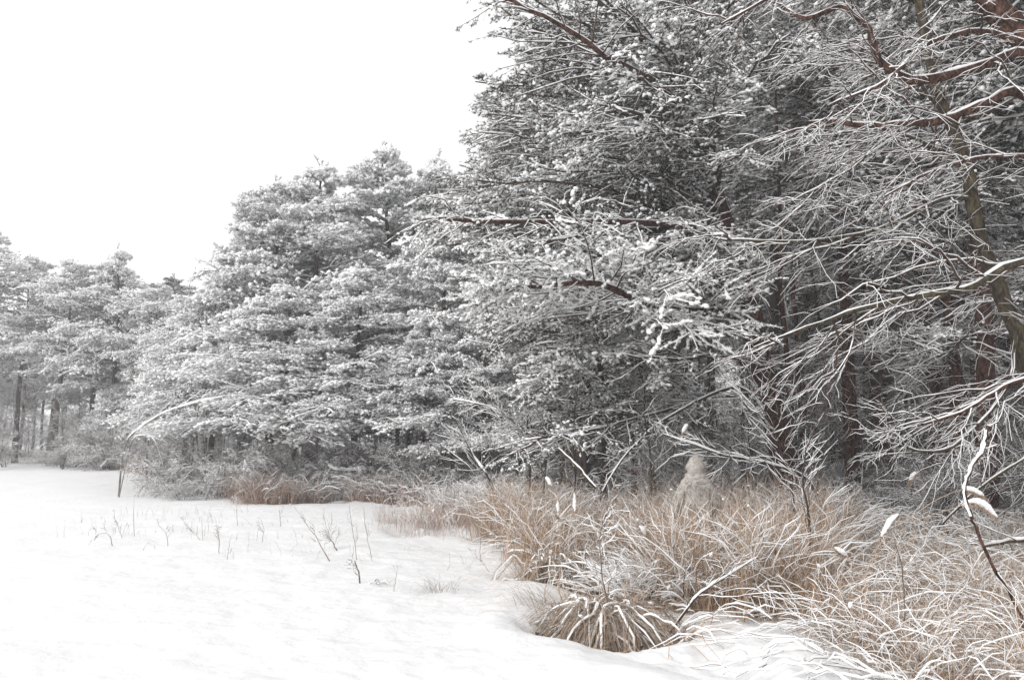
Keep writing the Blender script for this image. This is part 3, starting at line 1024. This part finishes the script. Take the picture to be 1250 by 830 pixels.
def mass(name, poly, seeds, n, hmin, hmax, lean, matn, sf, sig=.12, wd=.005, hs=.009, side=None):
    n = int(n * 1.5); wd *= .62; hs *= .5; sf *= .8
    B = clumped(region(poly, seeds), n, sig)
    g = MB(); sn = MB()
    az = None
    if side is not None:
        az = rng.normal(side, 1.1, n)
    blades(g, B, rng.uniform(hmin, hmax, n), rng.uniform(*lean, n), 0, 7, wd, sn, sf, hs, az)
    ns_ = len(sn.v)
    o = g.build(name, [matn])
    tag(o, kind='stuff')
    s = sn.build('snow_cover', ['fluff'], o)
    return o


mass('dry_grass', [(585, 650), (640, 690), (700, 705), (800, 700), (800, 650), (700, 628), (620, 622)], 190, 5600, .45, 1.2, (.1, .9), 'grass', .33)
mass('dry_grass', [(780, 700), (830, 735), (960, 745), (1020, 720), (1030, 660), (900, 640), (800, 650)], 150, 9000, .6, 1.35, (.1, .85), 'grass', .30)
mass('dry_grass', [(690, 695), (760, 722), (860, 735), (860, 710), (780, 690)], 60, 1500, .3, .7, (.4, 1.3), 'pale', .8, hs=.013)
mass('dry_grass', [(930, 745), (1000, 790), (1120, 840), (1300, 850), (1300, 690), (1100, 680), (1000, 700)], 230, 7500, .15, .5, (.4, 1.4), 'pale', .26, wd=.0035, hs=.010)
mass('dry_grass', [(960, 745), (1040, 790), (1120, 830), (1300, 840), (1300, 700), (1100, 690), (1000, 700)], 120, 3600, .3, .85, (.2, 1.1), 'grass', .22, wd=.0035, hs=.009, sig=.09)
mass('dry_grass', [(1000, 690), (1300, 690), (1300, 640), (1000, 640)], 160, 4200, .3, .9, (.3, 1.1), 'pale', .3, wd=.004, hs=.012)
mass('brown_brush', [(120, 573), (205, 588), (300, 614), (370, 616), (460, 612), (540, 618), (560, 604), (460, 599), (330, 596), (220, 577)], 130, 8500, .15, 1.15, (.2, 1.2), 'pink', .4, sig=.22, wd=.011, hs=.014)
mass('brown_brush', [(530, 625), (600, 640), (620, 610), (560, 604)], 50, 1800, .4, .9, (.2, 1.0), 'pink', .6, sig=.2, wd=.007, hs=.014)
mass('dry_grass', [(470, 650), (560, 655), (600, 665), (600, 640), (520, 628), (460, 632)], 60, 620, .3, .75, (.1, .6), 'pink', .35, sig=.14, wd=.003, hs=.006)
mass('undergrowth', [(-80, 563), (100, 568), (200, 578), (200, 570), (0, 558), (-80, 557)], 120, 2600, .3, .9, (.2, 1.1), 'stalk', .8, sig=.3, wd=.010, hs=.022)
mass('undergrowth', [(440, 606), (570, 612), (600, 600), (430, 598)], 60, 1500, .3, 1.2, (.2, 1.1), 'stalk', .8, sig=.25, wd=.006, hs=.016)
mass('undergrowth', [(640, 640), (1320, 650), (1320, 612), (640, 612)], 260, 3200, .3, 1.2, (.1, 1.0), 'stalk', .35, sig=.2, wd=.004, hs=.012)


mass('sparse_weeds', [(60, 650), (250, 690), (420, 690), (600, 690), (560, 640), (300, 625), (120, 625)], 70, 170, .1, .4, (.1, 1.2), 'stalk', .3, sig=.15, wd=.004, hs=.006)


def tussock(px, py, n, hmin, hmax, lean, sig, matn, label, sf=.5, hs=.012, z=0.0, wd=.005, grp='snowy grass tussocks'):
    c = gp(px, py, z)
    c[2] = gz(c[0], c[1])
    n = int(n * 1.5); wd *= .62; hs *= .5; sf *= .8
    B = c + rng.normal(0, 1, (n, 3)) * [sig, sig * .7, 0]
    B[:, 2] = ground(B[:, 0], B[:, 1]) - .02
    g = MB(); sn = MB()
    d = B - c
    az = np.arctan2(d[:, 1], d[:, 0]) + rng.normal(0, .7, n)
    blades(g, B, rng.uniform(hmin, hmax, n), rng.uniform(*lean, n), 0, 8, wd, sn, sf, hs, az, curl=1.15)
    r = thing('grass_tussock', label, 'tussock', c, grp)
    o = g.build('blade_clump', [matn], r, loc=c); tag(o, kind='stuff')
    sn.build('snow_cover', ['fluff'], o)
    return r


NEAR_T = tussock(735, 762, 110, .45, .85, (.9, 1.6), .22, 'pale', 'snow loaded tussock over the dark hollow at the near edge of the field', .95, .036, -.15, wd=.009)
tussock(805, 775, 130, .4, .65, (.9, 1.5), .12, 'grass', 'brown drooping tussock at the right end of the dark hollow', .75, .030, -.15, wd=.008)
tussock(668, 752, 70, .2, .4, (.8, 1.6), .16, 'pale', 'small snow crusted tussock at the left tip of the dark hollow', .9, .017, -.1)
ROUND_T = tussock(680, 700, 260, .4, .75, (.7, 1.6), .2, 'grass', 'rounded snow capped tussock beside the snow bank above the dark hollow', .6, .016, 0)
tussock(760, 690, 300, .6, 1.0, (.3, 1.0), .15, 'grass', 'tan tussock left of the hooded standing person', .3)
tussock(860, 700, 700, .8, 1.35, (.2, .9), .25, 'grass', 'tall orange tan tussock directly in front of the hooded person', .28)
tussock(925, 705, 650, .8, 1.3, (.3, 1.0), .25, 'grass', 'tall arching tan tussock right of the hooded person', .3)
tussock(985, 740, 300, .4, .8, (.5, 1.3), .18, 'grass', 'tan tussock at the right end of the tall grass, above the flattened grass', .5)
tussock(638, 660, 500, .7, 1.15, (.3, 1.1), .35, 'grass', 'reddish tan tussock at the left end of the tall grass beside the field', .3)
tussock(330, 613, 500, .5, 1.1, (.3, 1.1), .35, 'pink', 'brown tussock at the far edge of the field below the wide frosted pine', .35, wd=.008)
tussock(548, 634, 300, .4, .7, (.6, 1.4), .4, 'pink', 'whitened rounded tussock where the far field meets the tall grass', .9, .022, wd=.007)
tussock(535, 720, 60, .15, .35, (.8, 1.6), .10, 'stalk', 'small wispy snow covered tussock alone on the open field', .8, .008, wd=.0025)


def arches(root, cx, cy, n, rmin, rmax, h, thick, z0):
    a = rng.uniform(0, 2 * np.pi, n)
    d = np.stack([np.cos(a), np.sin(a) * .8, 0 * a], 1)
    b = np.array([cx, cy, z0]) + rng.normal(0, .09, (n, 3)) * [1.6, 1, .2]
    Rr = rng.uniform(rmin, rmax, n)[:, None]
    q = np.linspace(0, 1, 12)[None]
    H = rng.uniform(.15, 1.15, n)[:, None] * h
    P = b[:, None] + d[:, None] * (Rr * (q * .55 + .45 * q * q))[..., None] + Z * (H * (3.2 * q - 3.9 * q ** 2))[..., None]
    P = P + np.cumsum(rng.normal(0, .012, P.shape), axis=1)
    sn, gr = MB(), MB()
    T = rng.uniform(.35, 1, (n, 1)) * thick * np.sin(np.linspace(.5, 2.9, 12))[None] ** .6
    k = rng.random(n) < .6
    c0 = P[:, 5][rng.random(n) < .15]
    blobs(sn, c0, rng.normal(0, 1, c0.shape), rng.uniform(.010, .024, len(c0)), long=1.8, jit=.5)
    tube(sn, P[k][:, 2:], T[k][:, 2:], 7, 0, ry=T[k][:, 2:] * .8, rag=.35)
    for j in range(6):
        Q = P + rng.normal(0, .03, (n, 1, 3)) - Z * .012 + rng.normal(0, .005, P.shape)
        tube(gr, Q, np.full((n, 12), .0024), 3, 0)
    o = gr.build('blade_arches', ['pale'], root, loc=tuple(root.location))
    sn.build('snow_cover', ['fluff'], o, loc=tuple(root.location))


c_ = gp(735, 764, -.12)
arches(NEAR_T, c_[0], c_[1], 330, .16, .80, .36, .0155, -.16)
c_ = gp(684, 702, 0)
arches(ROUND_T, c_[0], c_[1], 190, .20, .72, .42, .0125, -.08)

# ------------------------------------------------------------------ matted snowy debris between the grasses
def litter(poly, n, lmin, lmax, rmin, rmax, h, name='snowy_branch_litter'):
    B = region(poly, n)
    a = rng.normal(0, .8, n) + np.pi * (rng.random(n) < .5)
    L = rng.uniform(lmin, lmax, n)
    q = np.linspace(-.5, .5, 6)
    P = B[:, None] + np.stack([np.cos(a), np.sin(a), 0 * a], 1)[:, None] * (L[:, None] * q)[..., None]
    P = P + rng.normal(0, .02, P.shape)
    P[..., 2] = ground(P[..., 0], P[..., 1]) + rng.uniform(.0, .12, (n, 1)) + (.25 - q ** 2)[None] * rng.uniform(0, .35, (n, 1))
    rad = rng.uniform(rmin, rmax, (n, 1)) * np.linspace(1, .5, 6)
    wd_, sn = MB(), MB()
    tube(wd_, P, rad, 5, 0)
    snowline(sn, P, rad, h * rng.uniform(.5, 1.5, (n, 1)) * np.ones((n, 6)), S=6, jit=.5)
    o = wd_.build(name, ['stalk']); tag(o, kind='stuff')
    sn.build('snow_cover', ['fluff'], o)


litter([(840, 800), (930, 830), (1300, 860), (1300, 720), (1000, 730), (860, 745), (820, 730)], 230, .2, .8, .0015, .004, .008)
litter([(590, 670), (700, 712), (800, 735), (800, 690), (680, 665), (600, 655)], 160, .3, .9, .0015, .004, .008)
litter([(800, 680), (1320, 700), (1320, 630), (800, 620)], 130, .4, 1.6, .003, .009, .012)


# ------------------------------------------------------------------ single things
def stick(name, label, cat, pts, r0, r1, m='dark', snowh=0.0, K=14, twigs=0, tl=.3, group=None, part='stem', th=.004, S=7, sflat=.8, plaster=0):
    p = spline(pts, K, .004)
    root = thing(name, label, cat, p[0], group)
    wood, sn = MB(), MB()
    P = p[None]; rad = np.linspace(r0, r1, K)[None]
    tube(wood, P, rad, S, 0, rag=.08)
    if snowh:
        snowline(sn, P, rad, np.full((1, K), snowh), S=7)
    if twigs:
        A_, _, la = kids(P, twigs, .25, .97, R(45), lambda t, pl: tl * (1.2 - .7 * t), 6, sflat, 0, .05, .15)
        rr = (.002 + .006 * la)[:, None] * np.linspace(1, .4, 6)
        tube(wood, A_, rr, 4, 0); snowline(sn, A_, rr, np.full_like(rr, th), S=5)
        B_, _, lb = kids(A_, 4, .2, .97, R(45), lambda t, pl: pl * .4, 4, sflat, 0, .05, .1)
        rr = np.full((len(B_), 4), .0022)
        tube(wood, B_, rr, 3, 0); snowline(sn, B_, rr, np.full_like(rr, th * .8), S=4)
    if plaster:
        q = P[:, K // 2 - 2:-1]
        n_ = q.shape[1]
        tube(sn, q, np.full((1, n_), plaster) * rng.uniform(.35, 1.1, (1, n_)), 8, 0, off=np.array([-.010, -.006, .004])[None, None], rag=.4)
    wood.build(part, [m], root, loc=p[0])
    if sn.n:
        sn.build('snow_cover', ['fluff'], root, loc=p[0])
    return root


def onground(px, py, z=0.0):
    p = gp(px, py, z); p[2] = gz(p[0], p[1]) - .03
    return p


# broken sapling at right
YS = 6.6
b = at(1262, 790, YS); b[2] = gz(b[0], b[1]) - .05
stick('broken_sapling', 'crooked snow plastered broken stem leaning left at the right edge', 'sapling', [b, at(1240, 738, YS), at(1212, 690, YS), at(1190, 640, YS), at(1178, 605, YS), at(1184, 575, YS), at(1200, 548, YS), at(1206, 520, YS)], .012, .015, 'red', .012, K=44, twigs=5, tl=.16, th=.004, plaster=.015)


# reed heads bent under snow caps
def reed(label, pts, headn, cap, group='bent reed plumes capped with snow', capr=.03):
    p = spline(pts, 20, .002)
    root = thing('reed', label, 'reed', p[0], group)
    st = MB(); tube(st, p[None], np.linspace(.004, .0022, 20)[None], 6, 0)
    st.build('stalk', ['pale'], root, loc=p[0])
    h = p[-headn:]
    pl = MB()
    C = np.repeat(h, 26, 0) + rng.normal(0, .006, (headn * 26, 3))
    D = np.repeat(tangents(h[None])[0], 26, 0) - Z * .9
    spikes(pl, C, D, 2, .075, .004, .3)
    pl.build('plume', ['pale'], root, loc=p[0])
    sn = MB()
    P = h[None]; k = headn
    prof = np.sin(np.linspace(.25, np.pi - .25, k)) ** .7
    rad = (capr * prof)[None]
    tube(sn, P, rad * .8, 10, 0, ry=rad * .75, off=(Z * capr * .5)[None, None], rag=.2)
    C = h + Z * capr * .45
    blobs(sn, C, tangents(P)[0], capr * prof * rng.uniform(.75, 1.05, k), long=1.2, jit=.3)
    sn.build('snow_cap', ['fluff'], root, loc=p[0])
    return root


YR = 7.6
rb = at(1030, 760, YR); rb[2] = gz(rb[0], rb[1])
reed('long reed bowing right under a thick snow cap, lower of the crossing pair', [rb, at(1062, 690, YR), at(1110, 640, YR), at(1168, 619, YR), at(1195, 615, YR), at(1216, 632, YR)], 7, 1, capr=.044)
reed('long reed bowing right under a flatter snow cap, upper of the crossing pair', [rb + [.05, .03, 0], at(1070, 670, YR + .1), at(1120, 625, YR + .1), at(1160, 602, YR + .1), at(1182, 598, YR + .1), at(1200, 606, YR + .1)], 6, 1, capr=.036)
reed('reed plume bent left under a slim snow cap, left of the crossing pair', [rb + [.0, .05, 0], at(1075, 690, YR), at(1120, 650, YR), at(1108, 628, YR), at(1090, 634, YR), at(1076, 656, YR)], 6, 1, capr=.032)
YQ = 8.0
rb = at(1060, 790, YQ); rb[2] = gz(rb[0], rb[1])
reed('short reed with an oval snow lump above the flattened grass', [rb, at(1050, 740, YQ), at(1046, 700, YQ), at(1036, 682, YQ), at(1020, 670, YQ)], 5, 1, capr=.034)
for px, py, Y, cr, top, lb in [(773, 700, 9.0, .04, 645, 'reed head with a white snow lump left of the hooded person'), (702, 690, 10.0, .034, 604, 'upright reed head wrapped in snow at the middle of the tall grass'), (682, 690, 10.2, .026, 612, 'small upright reed head wrapped in snow beside its taller neighbour'), (658, 690, 10.5, .04, 585, 'bushy reed plume curled under snow at the left of the tall grass'), (690, 640, 13, .03, 538, 'reed curled over with snow beneath the young low pine'), (1126, 690, 9.5, .03, 578, 'fan shaped reed head dusted with snow in front of the thick dark trunk'), (848, 660, 12.0, .04, 520, 'reed plume arching just above the hooded person')]:
    b = at(px, py, Y); b[2] = gz(b[0], b[1])
    s = 1 if px < 800 else -1
    reed(lb, [b, at(px + 2, (py + top) / 2 + 10, Y), at(px, top + 14, Y), at(px + 3 * s, top + 4, Y), at(px + 9 * s, top, Y), at(px + 15 * s, top + 9, Y)] if px not in (702, 682) else [b, at(px + 2, (py + top) / 2, Y), at(px, top + 30, Y), at(px - 1, top, Y)], 5, 1, capr=cr)

# woody weed in the dark hollow
b = onground(745, 770, -.15)
Yb = b[1]
stick('bare_shrub', 'dark upright twiggy weed growing out of the dark hollow', 'shrub', [b, at(742, 740, Yb), at(735, 700, Yb), at(732, 660, Yb), at(736, 630, Yb)], .009, .003, 'stalk', 0, K=14, twigs=12, tl=.34, th=.006)
stick('fallen_branch', 'snow covered fallen branch slanting up right from the tussock hollow', 'branch', [onground(812, 745), at(850, 728, 7.7), at(885, 705, 7.8), at(925, 680, 7.9)], .012, .005, 'dark', .013, twigs=9, tl=.35)
stick('dead_sapling', 'thin dark bare stem standing right of the tall tan grass', 'sapling', [at(985, 700, 9.2) * [1, 1, 0] + Z * -.05, at(988, 640, 9.2), at(980, 590, 9.2), at(985, 540, 9.2)], .016, .006, 'dark', .0, twigs=14, tl=.5, th=.006)
stick('dead_sapling', 'thin dark leaning stem in the pale grass below the broken stem', 'sapling', [at(1100, 800, 6.6) * [1, 1, 0] + Z * -.05, at(1104, 740, 6.6), at(1100, 690, 6.6), at(1092, 660, 6.6)], .007, .003, 'stalk', 0, twigs=5, tl=.25, th=.0025)
stick('dead_sapling', 'snow crusted forked bare sapling reaching over the grass right of the hooded person', 'sapling', [at(975, 640, 11.5) * [1, 1, 0] + Z * -.05, at(965, 590, 11.5), at(950, 545, 11.4), at(935, 505, 11.3), at(925, 470, 11.2)], .02, .006, 'dark', .012, K=16, twigs=22, tl=.9, th=.007)
stick('dead_sapling', 'snow crusted sapling bending left behind the hooded person', 'sapling', [at(1010, 640, 12.5) * [1, 1, 0] + Z * -.05, at(990, 590, 12.3), at(930, 565, 12), at(880, 555, 11.6), at(810, 530, 11.4)], .03, .008, 'dark', .02, K=16, twigs=18, tl=.8, th=.007)
stick('dead_sapling', 'pale forked stem standing in the gap left of the hooded person', 'sapling', [at(797, 640, 12.6) * [1, 1, 0] + Z * -.05, at(795, 590, 12.6), at(793, 550, 12.6), at(785, 500, 12.5)], .02, .008, 'moss', .01, twigs=9, tl=.7, th=.006)
stick('dead_sapling', 'snowy slanting stick lying in the tan grass in front of the young low pine', 'branch', [at(728, 596, 10.5), at(705, 570, 10.6), at(682, 548, 10.7)], .02, .018, 'moss', .012)
# fallen or bent things at the wood's foot, farther off
YB2 = 23.3
b = at(147, 566, YB2); b[2] = gz(b[0], b[1]) - .05
stick('bent_sapling', 'snowy sapling bent in a long arch at the far left field edge', 'sapling', [b, at(152, 545, YB2), at(172, 522, YB2), at(205, 502, YB2), at(240, 491, YB2 - .6), at(285, 482, YB2 - 1.2)], .026, .014, 'rime', .026, K=20, twigs=20, tl=.8, th=.012, plaster=.014)
stick('bent_sapling', 'smaller snowy sapling curving back to the ground under the long arch', 'sapling', [b + [.1, -.2, 0], at(160, 542, YB2), at(176, 531, YB2), at(190, 540, YB2), at(202, 575, YB2)], .014, .010, 'rime', .018, K=16, twigs=7, tl=.4, th=.008, plaster=.010)
stick('broken_branch', 'thick white snow plastered branch stub hanging left of the dark gap', 'branch', [at(372, 541, 23.5), at(363, 545, 23.5), at(359, 552, 23.5), at(358, 562, 23.5)], .04, .05, 'dark', .07, twigs=3, tl=.6)
stick('broken_branch', 'white snow plastered post stub with side twigs in front of the dark gap', 'branch', [at(448, 612, 22.5) * [1, 1, 0], at(448, 590, 22.5), at(450, 578, 22.5), at(452, 564, 22.5)], .05, .055, 'dark', .06, twigs=0)
stick('fallen_branch', 'thin snowy branches lying left of the white post stub', 'branch', [at(447, 573, 22.6), at(430, 575, 22.6), at(410, 574, 22.6), at(400, 568, 22.6)], .03, .015, 'dark', .05, twigs=6, tl=.5)
stick('fallen_tree', 'fallen snow covered sapling slanting under the left boughs of the large pine', 'tree', [at(655, 540, 17) - [0, 0, .3], at(625, 512, 17), at(590, 495, 17.2), at(550, 487, 17.5)], .03, .012, 'dark', .018, K=16, twigs=18, tl=.8, th=.008, sflat=.8)
stick('leaning_branch', 'snowy branch leaning in the tall brown weeds at the wood edge', 'branch', [onground(597, 640) + [0, 5, 0], at(600, 590, 18), at(580, 560, 18), at(560, 520, 18)], .035, .012, 'dark', .03, K=14, twigs=16, tl=1.0, th=.009)
stick('leaning_branch', 'snow lined log slanting from the right edge down behind the broken stem', 'branch', [at(1290, 540, 9.5), at(1240, 566, 9.6), at(1190, 600, 9.8), at(1150, 640, 10)], .016, .012, 'moss', .01)
stick('fallen_branch', 'snow covered dead branch lying on the ground at the right edge behind the broken stem', 'branch', [at(1300, 655, 9.6), at(1240, 660, 9.7), at(1200, 668, 9.9), at(1175, 680, 10)], .022, .01, 'dark', .02, twigs=8, tl=.6, th=.009)
stick('leaning_branch', 'dark bare bough stub sweeping down left out of the pines toward the young pine', 'branch', [at(905, 470, 13.5), at(860, 485, 13.2), at(800, 520, 12.8), at(760, 560, 12.4), at(735, 600, 12)], .03, .01, 'dark', .01, twigs=10, tl=.7, th=.006)

# weeds on the open field
weeds = [
    ([(164, 654), (163, 630), (164, 608)], .004, 0, 'single straight stalk standing alone at the left of the field'),
    ([(138, 664), (133, 652), (120, 652), (115, 660)], .006, 6, 'low broken weed, leftmost in the field'),
    ([(150, 656), (145, 645), (139, 630)], .004, 5, 'bent weed next to the leftmost low one'),
    ([(205, 664), (203, 652), (190, 638)], .004, 4, 'thin leaning weed right of the lone straight stalk'),
    ([(247, 658), (232, 645), (219, 630)], .005, 4, 'long weed leaning left in the left part of the field'),
    ([(247, 658), (247, 645), (246, 630)], .003, 0, 'straight thin stalk crossing the long leaning weed'),
    ([(268, 672), (267, 655), (266, 640)], .005, 6, 'weed with several side twigs in the left part of the field'),
    ([(290, 640), (289, 620), (291, 590)], .004, 2, 'tall thin stalk right of the twiggy weed'),
    ([(404, 685), (385, 655), (372, 636), (358, 616)], .007, 3, 'long dark stalk leaning left in the middle of the field'),
    ([(412, 671), (405, 660), (398, 655)], .010, 14, 'small dense dark weed clump beside the long leaning stalk'),
    ([(436, 682), (431, 650), (426, 616)], .004, 2, 'tall thin stalk right of the dense dark clump'),
    ([(455, 680), (448, 655), (444, 620)], .004, 3, 'tall slightly leaning stalk left of the far grass'),
    ([(440, 712), (438, 700), (433, 684)], .011, 5, 'short thick dark stub on the open field'),
    ([(441, 712), (455, 714), (474, 708)], .004, 5, 'thin weed lying right from the thick dark stub'),
    ([(480, 722), (483, 705), (485, 690)], .003, 1, 'thin pale stalk right of the thick dark stub'),
    ([(598, 694), (590, 688), (586, 680), (587, 655)], .005, 4, 'dark hooked weed at the field edge before the tall grass'),
    ([(343, 640), (342, 632), (341, 622)], .005, 3, 'short weed far up the middle of the field'),
    ([(320, 660), (322, 645), (315, 630)], .003, 3, 'faint weed between the left weeds and the long leaning stalk'),
]
for pts, r, tw, lb in weeds:
    b = onground(*pts[0]); Y = b[1]
    stick('weed', lb, 'weed', [b] + [at(x, y, Y) for x, y in pts[1:]], r, r * .5, 'stalk', 0.004, K=10, twigs=tw, tl=.16 if tw < 10 else .3, th=.005, group='dead weeds poking out of the snow field', S=5)


# ------------------------------------------------------------------ people (bodies grown as one skinned surface)
def person(label, base, rz, J, E, skin_r, hood, face_dir, scale=1.0):
    root = thing('person', label, 'person', base, None, rz, scale)
    me = bpy.data.meshes.new('body')
    names = list(J)
    me.from_pydata([J[k] for k in names], [(names.index(a), names.index(b)) for a, b in E], [])
    o = bpy.data.objects.new('body', me)
    sc.collection.objects.link(o)
    o.parent = root
    md = o.modifiers.new('skin', 'SKIN')
    for k, n in enumerate(names):
        r = skin_r[n]
        me.skin_vertices[0].data[k].radius = r if isinstance(r, tuple) else (r, r)
        me.skin_vertices[0].data[k].use_root = (n == 'pelvis')
    md.use_smooth_shade = True
    s = o.modifiers.new('sub', 'SUBSURF'); s.levels = 2; s.render_levels = 2
    me.materials.append(M['camo'])
    # ragged cloth strips hanging off the suit
    gl = MB()
    for a, b in E:
        if any(c in a + b for c in ('palm', 'f0', 'f1', 'f2', 'f3', 'ta', 'tb', 'toe')):
            continue
        A_, B_ = np.array(J[a]), np.array(J[b])
        ra = np.mean(skin_r[a]); rb_ = np.mean(skin_r[b])
        n = int(420 * np.linalg.norm(B_ - A_) * (ra + rb_) / .3)
        t = rng.random((n, 1)); d = nrm(rng.normal(0, 1, (n, 3)))
        ax = nrm((B_ - A_)[None]); d = nrm(d - (d * ax).sum(1, keepdims=True) * ax * .9)
        C = A_ + (B_ - A_) * t + d * (ra + (rb_ - ra) * t) * .93
        spikes(gl, C, d * .9 - Z * .5, 2, .06, .014, .4)
    d = nrm(rng.normal(0, 1, (90, 3)) * [1, 1, 1.0])
    spikes(gl, np.array(J['head']) + d * [.125, .125, .14] * 1.0, d * .4 - Z * .8, 2, .05, .014, .35)
    gl.build('cloth_strips', ['camo'], root)
    # head with face, inside the hood
    hc = np.array(J['head'])
    hd = MB()
    fd = np.array([math.cos(face_dir), math.sin(face_dir), 0]); sd = np.array([-fd[1], fd[0], 0])

    def ball(mb, c, rx, ry, rz_, n=16, k=12, warp=None):
        th = np.linspace(0, np.pi, k); phh = np.arange(n) * 2 * np.pi / n
        T, Pp = np.meshgrid(th, phh, indexing='ij')
        lx, ly, lz = np.sin(T) * np.cos(Pp), np.sin(T) * np.sin(Pp), np.cos(T)
        L = np.stack([lx * rx, ly * ry, lz * rz_], -1)
        if warp is not None:
            L = warp(L, lx, ly, lz)
        V = c + L[..., :1] * fd + L[..., 1:2] * sd + L[..., 2:] * Z
        i = np.arange(k - 1)[:, None] * n; j = np.arange(n)[None]; j2 = (j + 1) % n
        mb.add(V, q=np.stack([i + j, i + n + j, i + n + j2, i + j2], -1))
    ball(hd, hc, .095, .075, .115)
    ball(hd, hc + fd * .098 + Z * -.01, .022, .014, .022)      # nose
    for s_ in (-1, 1):
        ball(hd, hc + sd * .077 * s_, .018, .010, .028)
        ball(hd, hc + fd * .083 + sd * .03 * s_ + Z * .015, .012, .013, .010)
    ball(hd, hc + fd * .085 - Z * .05, .010, .024, .007)
    hd.build('head', ['skin'], root)
    hm_ = MB()

    def hwarp(L, lx, ly, lz):
        open_ = sstep(.55, .95, lx) * sstep(-.75, -.3, lz)
        L = L.copy()
        L[..., 0] -= open_ * .075
        L[..., 2] += .012 * np.maximum(0, lz) ** 3 * (1 if hood == 'round' else 4)
        L[..., 1] *= 1 + .10 * np.sin(lz * 9)
        return L
    ball(hm_, hc - Z * .015 - fd * .012, .135, .122, .155, 28, 20, hwarp)
    ball(hm_, hc - Z * .13 - fd * .02, .135, .145, .10, 24, 12)
    ball(hm_, hc - Z * .19 - fd * .02, .15, .20, .085, 24, 12)
    hm_.build('hood', ['camo'], root)
    return root


def hand_nodes(J, E, r, name, wrist, d, side):
    """palm and five bent fingers grown from the wrist"""
    d = nrm(np.array(d, float)); side = nrm(np.array(side, float)); w_ = np.array(wrist)
    palm = w_ + d * .07
    J[name + 'palm'] = tuple(palm); E.append((name + 'wrist', name + 'palm')); r[name + 'palm'] = (.036, .018)
    inn = np.cross(d, side)
    for k, (o_, L) in enumerate([(-.03, .075), (-.010, .085), (.010, .08), (.03, .062)]):
        a = palm + side * o_ + d * .03; b_ = a + d * L * .5 + inn * .006; c = b_ + d * L * .4 + inn * .028
        for q_, p_ in zip('abc', (a, b_, c)):
            J[f'{name}f{k}{q_}'] = tuple(p_); r[f'{name}f{k}{q_}'] = .0095
        E += [(name + 'palm', f'{name}f{k}a'), (f'{name}f{k}a', f'{name}f{k}b'), (f'{name}f{k}b', f'{name}f{k}c')]
    a = w_ + d * .035 - side * .04; b_ = a + d * .04 - side * .018 + inn * .01
    for q_, p_ in zip('ab', (a, b_)):
        J[f'{name}t{q_}'] = tuple(p_); r[f'{name}t{q_}'] = .011
    E += [(name + 'palm', f'{name}ta'), (f'{name}ta', f'{name}tb')]


# standing, seen from behind (faces +Y), head slightly bowed and turned right
J = {'pelvis': (0, 0, .90), 'waist': (0, .0, 1.05), 'chest': (0, .02, 1.24), 'neck': (0, .04, 1.40), 'head': (.01, .07, 1.535),
     'lsh': (-.17, .02, 1.27), 'lel': (-.27, -.02, 1.03), 'lwrist': (-.25, .14, .83),
     'rsh': (.17, .02, 1.27), 'rel': (.26, .02, 1.04), 'rwrist': (.20, .24, .92),
     'lhip': (-.10, 0, .86), 'lkn': (-.12, .05, .48), 'lank': (-.13, -.01, .09), 'ltoe': (-.15, .16, .05),
     'rhip': (.10, 0, .86), 'rkn': (.12, .06, .48), 'rank': (.13, .0, .09), 'rtoe': (.16, .17, .05)}
E = [('pelvis', 'waist'), ('waist', 'chest'), ('chest', 'neck'), ('neck', 'head'), ('chest', 'lsh'), ('lsh', 'lel'), ('lel', 'lwrist'), ('chest', 'rsh'), ('rsh', 'rel'), ('rel', 'rwrist'),
     ('pelvis', 'lhip'), ('lhip', 'lkn'), ('lkn', 'lank'), ('lank', 'ltoe'), ('pelvis', 'rhip'), ('rhip', 'rkn'), ('rkn', 'rank'), ('rank', 'rtoe')]
rad = {'pelvis': (.19, .15), 'waist': (.19, .14), 'chest': (.21, .15), 'neck': (.125, .115), 'head': (.09, .09), 'lsh': .115, 'lel': .078, 'lwrist': .045, 'rsh': .115, 'rel': .078, 'rwrist': .045,
       'lhip': .12, 'lkn': .085, 'lank': .06, 'ltoe': .045, 'rhip': .12, 'rkn': .085, 'rank': .06, 'rtoe': .045}
hand_nodes(J, E, rad, 'l', J['lwrist'], (.1, .6, -.7), (.6, .5, .4))
hand_nodes(J, E, rad, 'r', J['rwrist'], (-.5, .8, -.1), (.1, .1, 1))
p = at(849, 555, 10.5)
zb = gz(p[0], p[1])
person('person in pale beige hooded snow camouflage seen from behind, standing in the tall tan grass', (p[0], p[1], zb), R(-6), J, E, rad, 'round', R(70), (p[2] - zb) / 1.70)
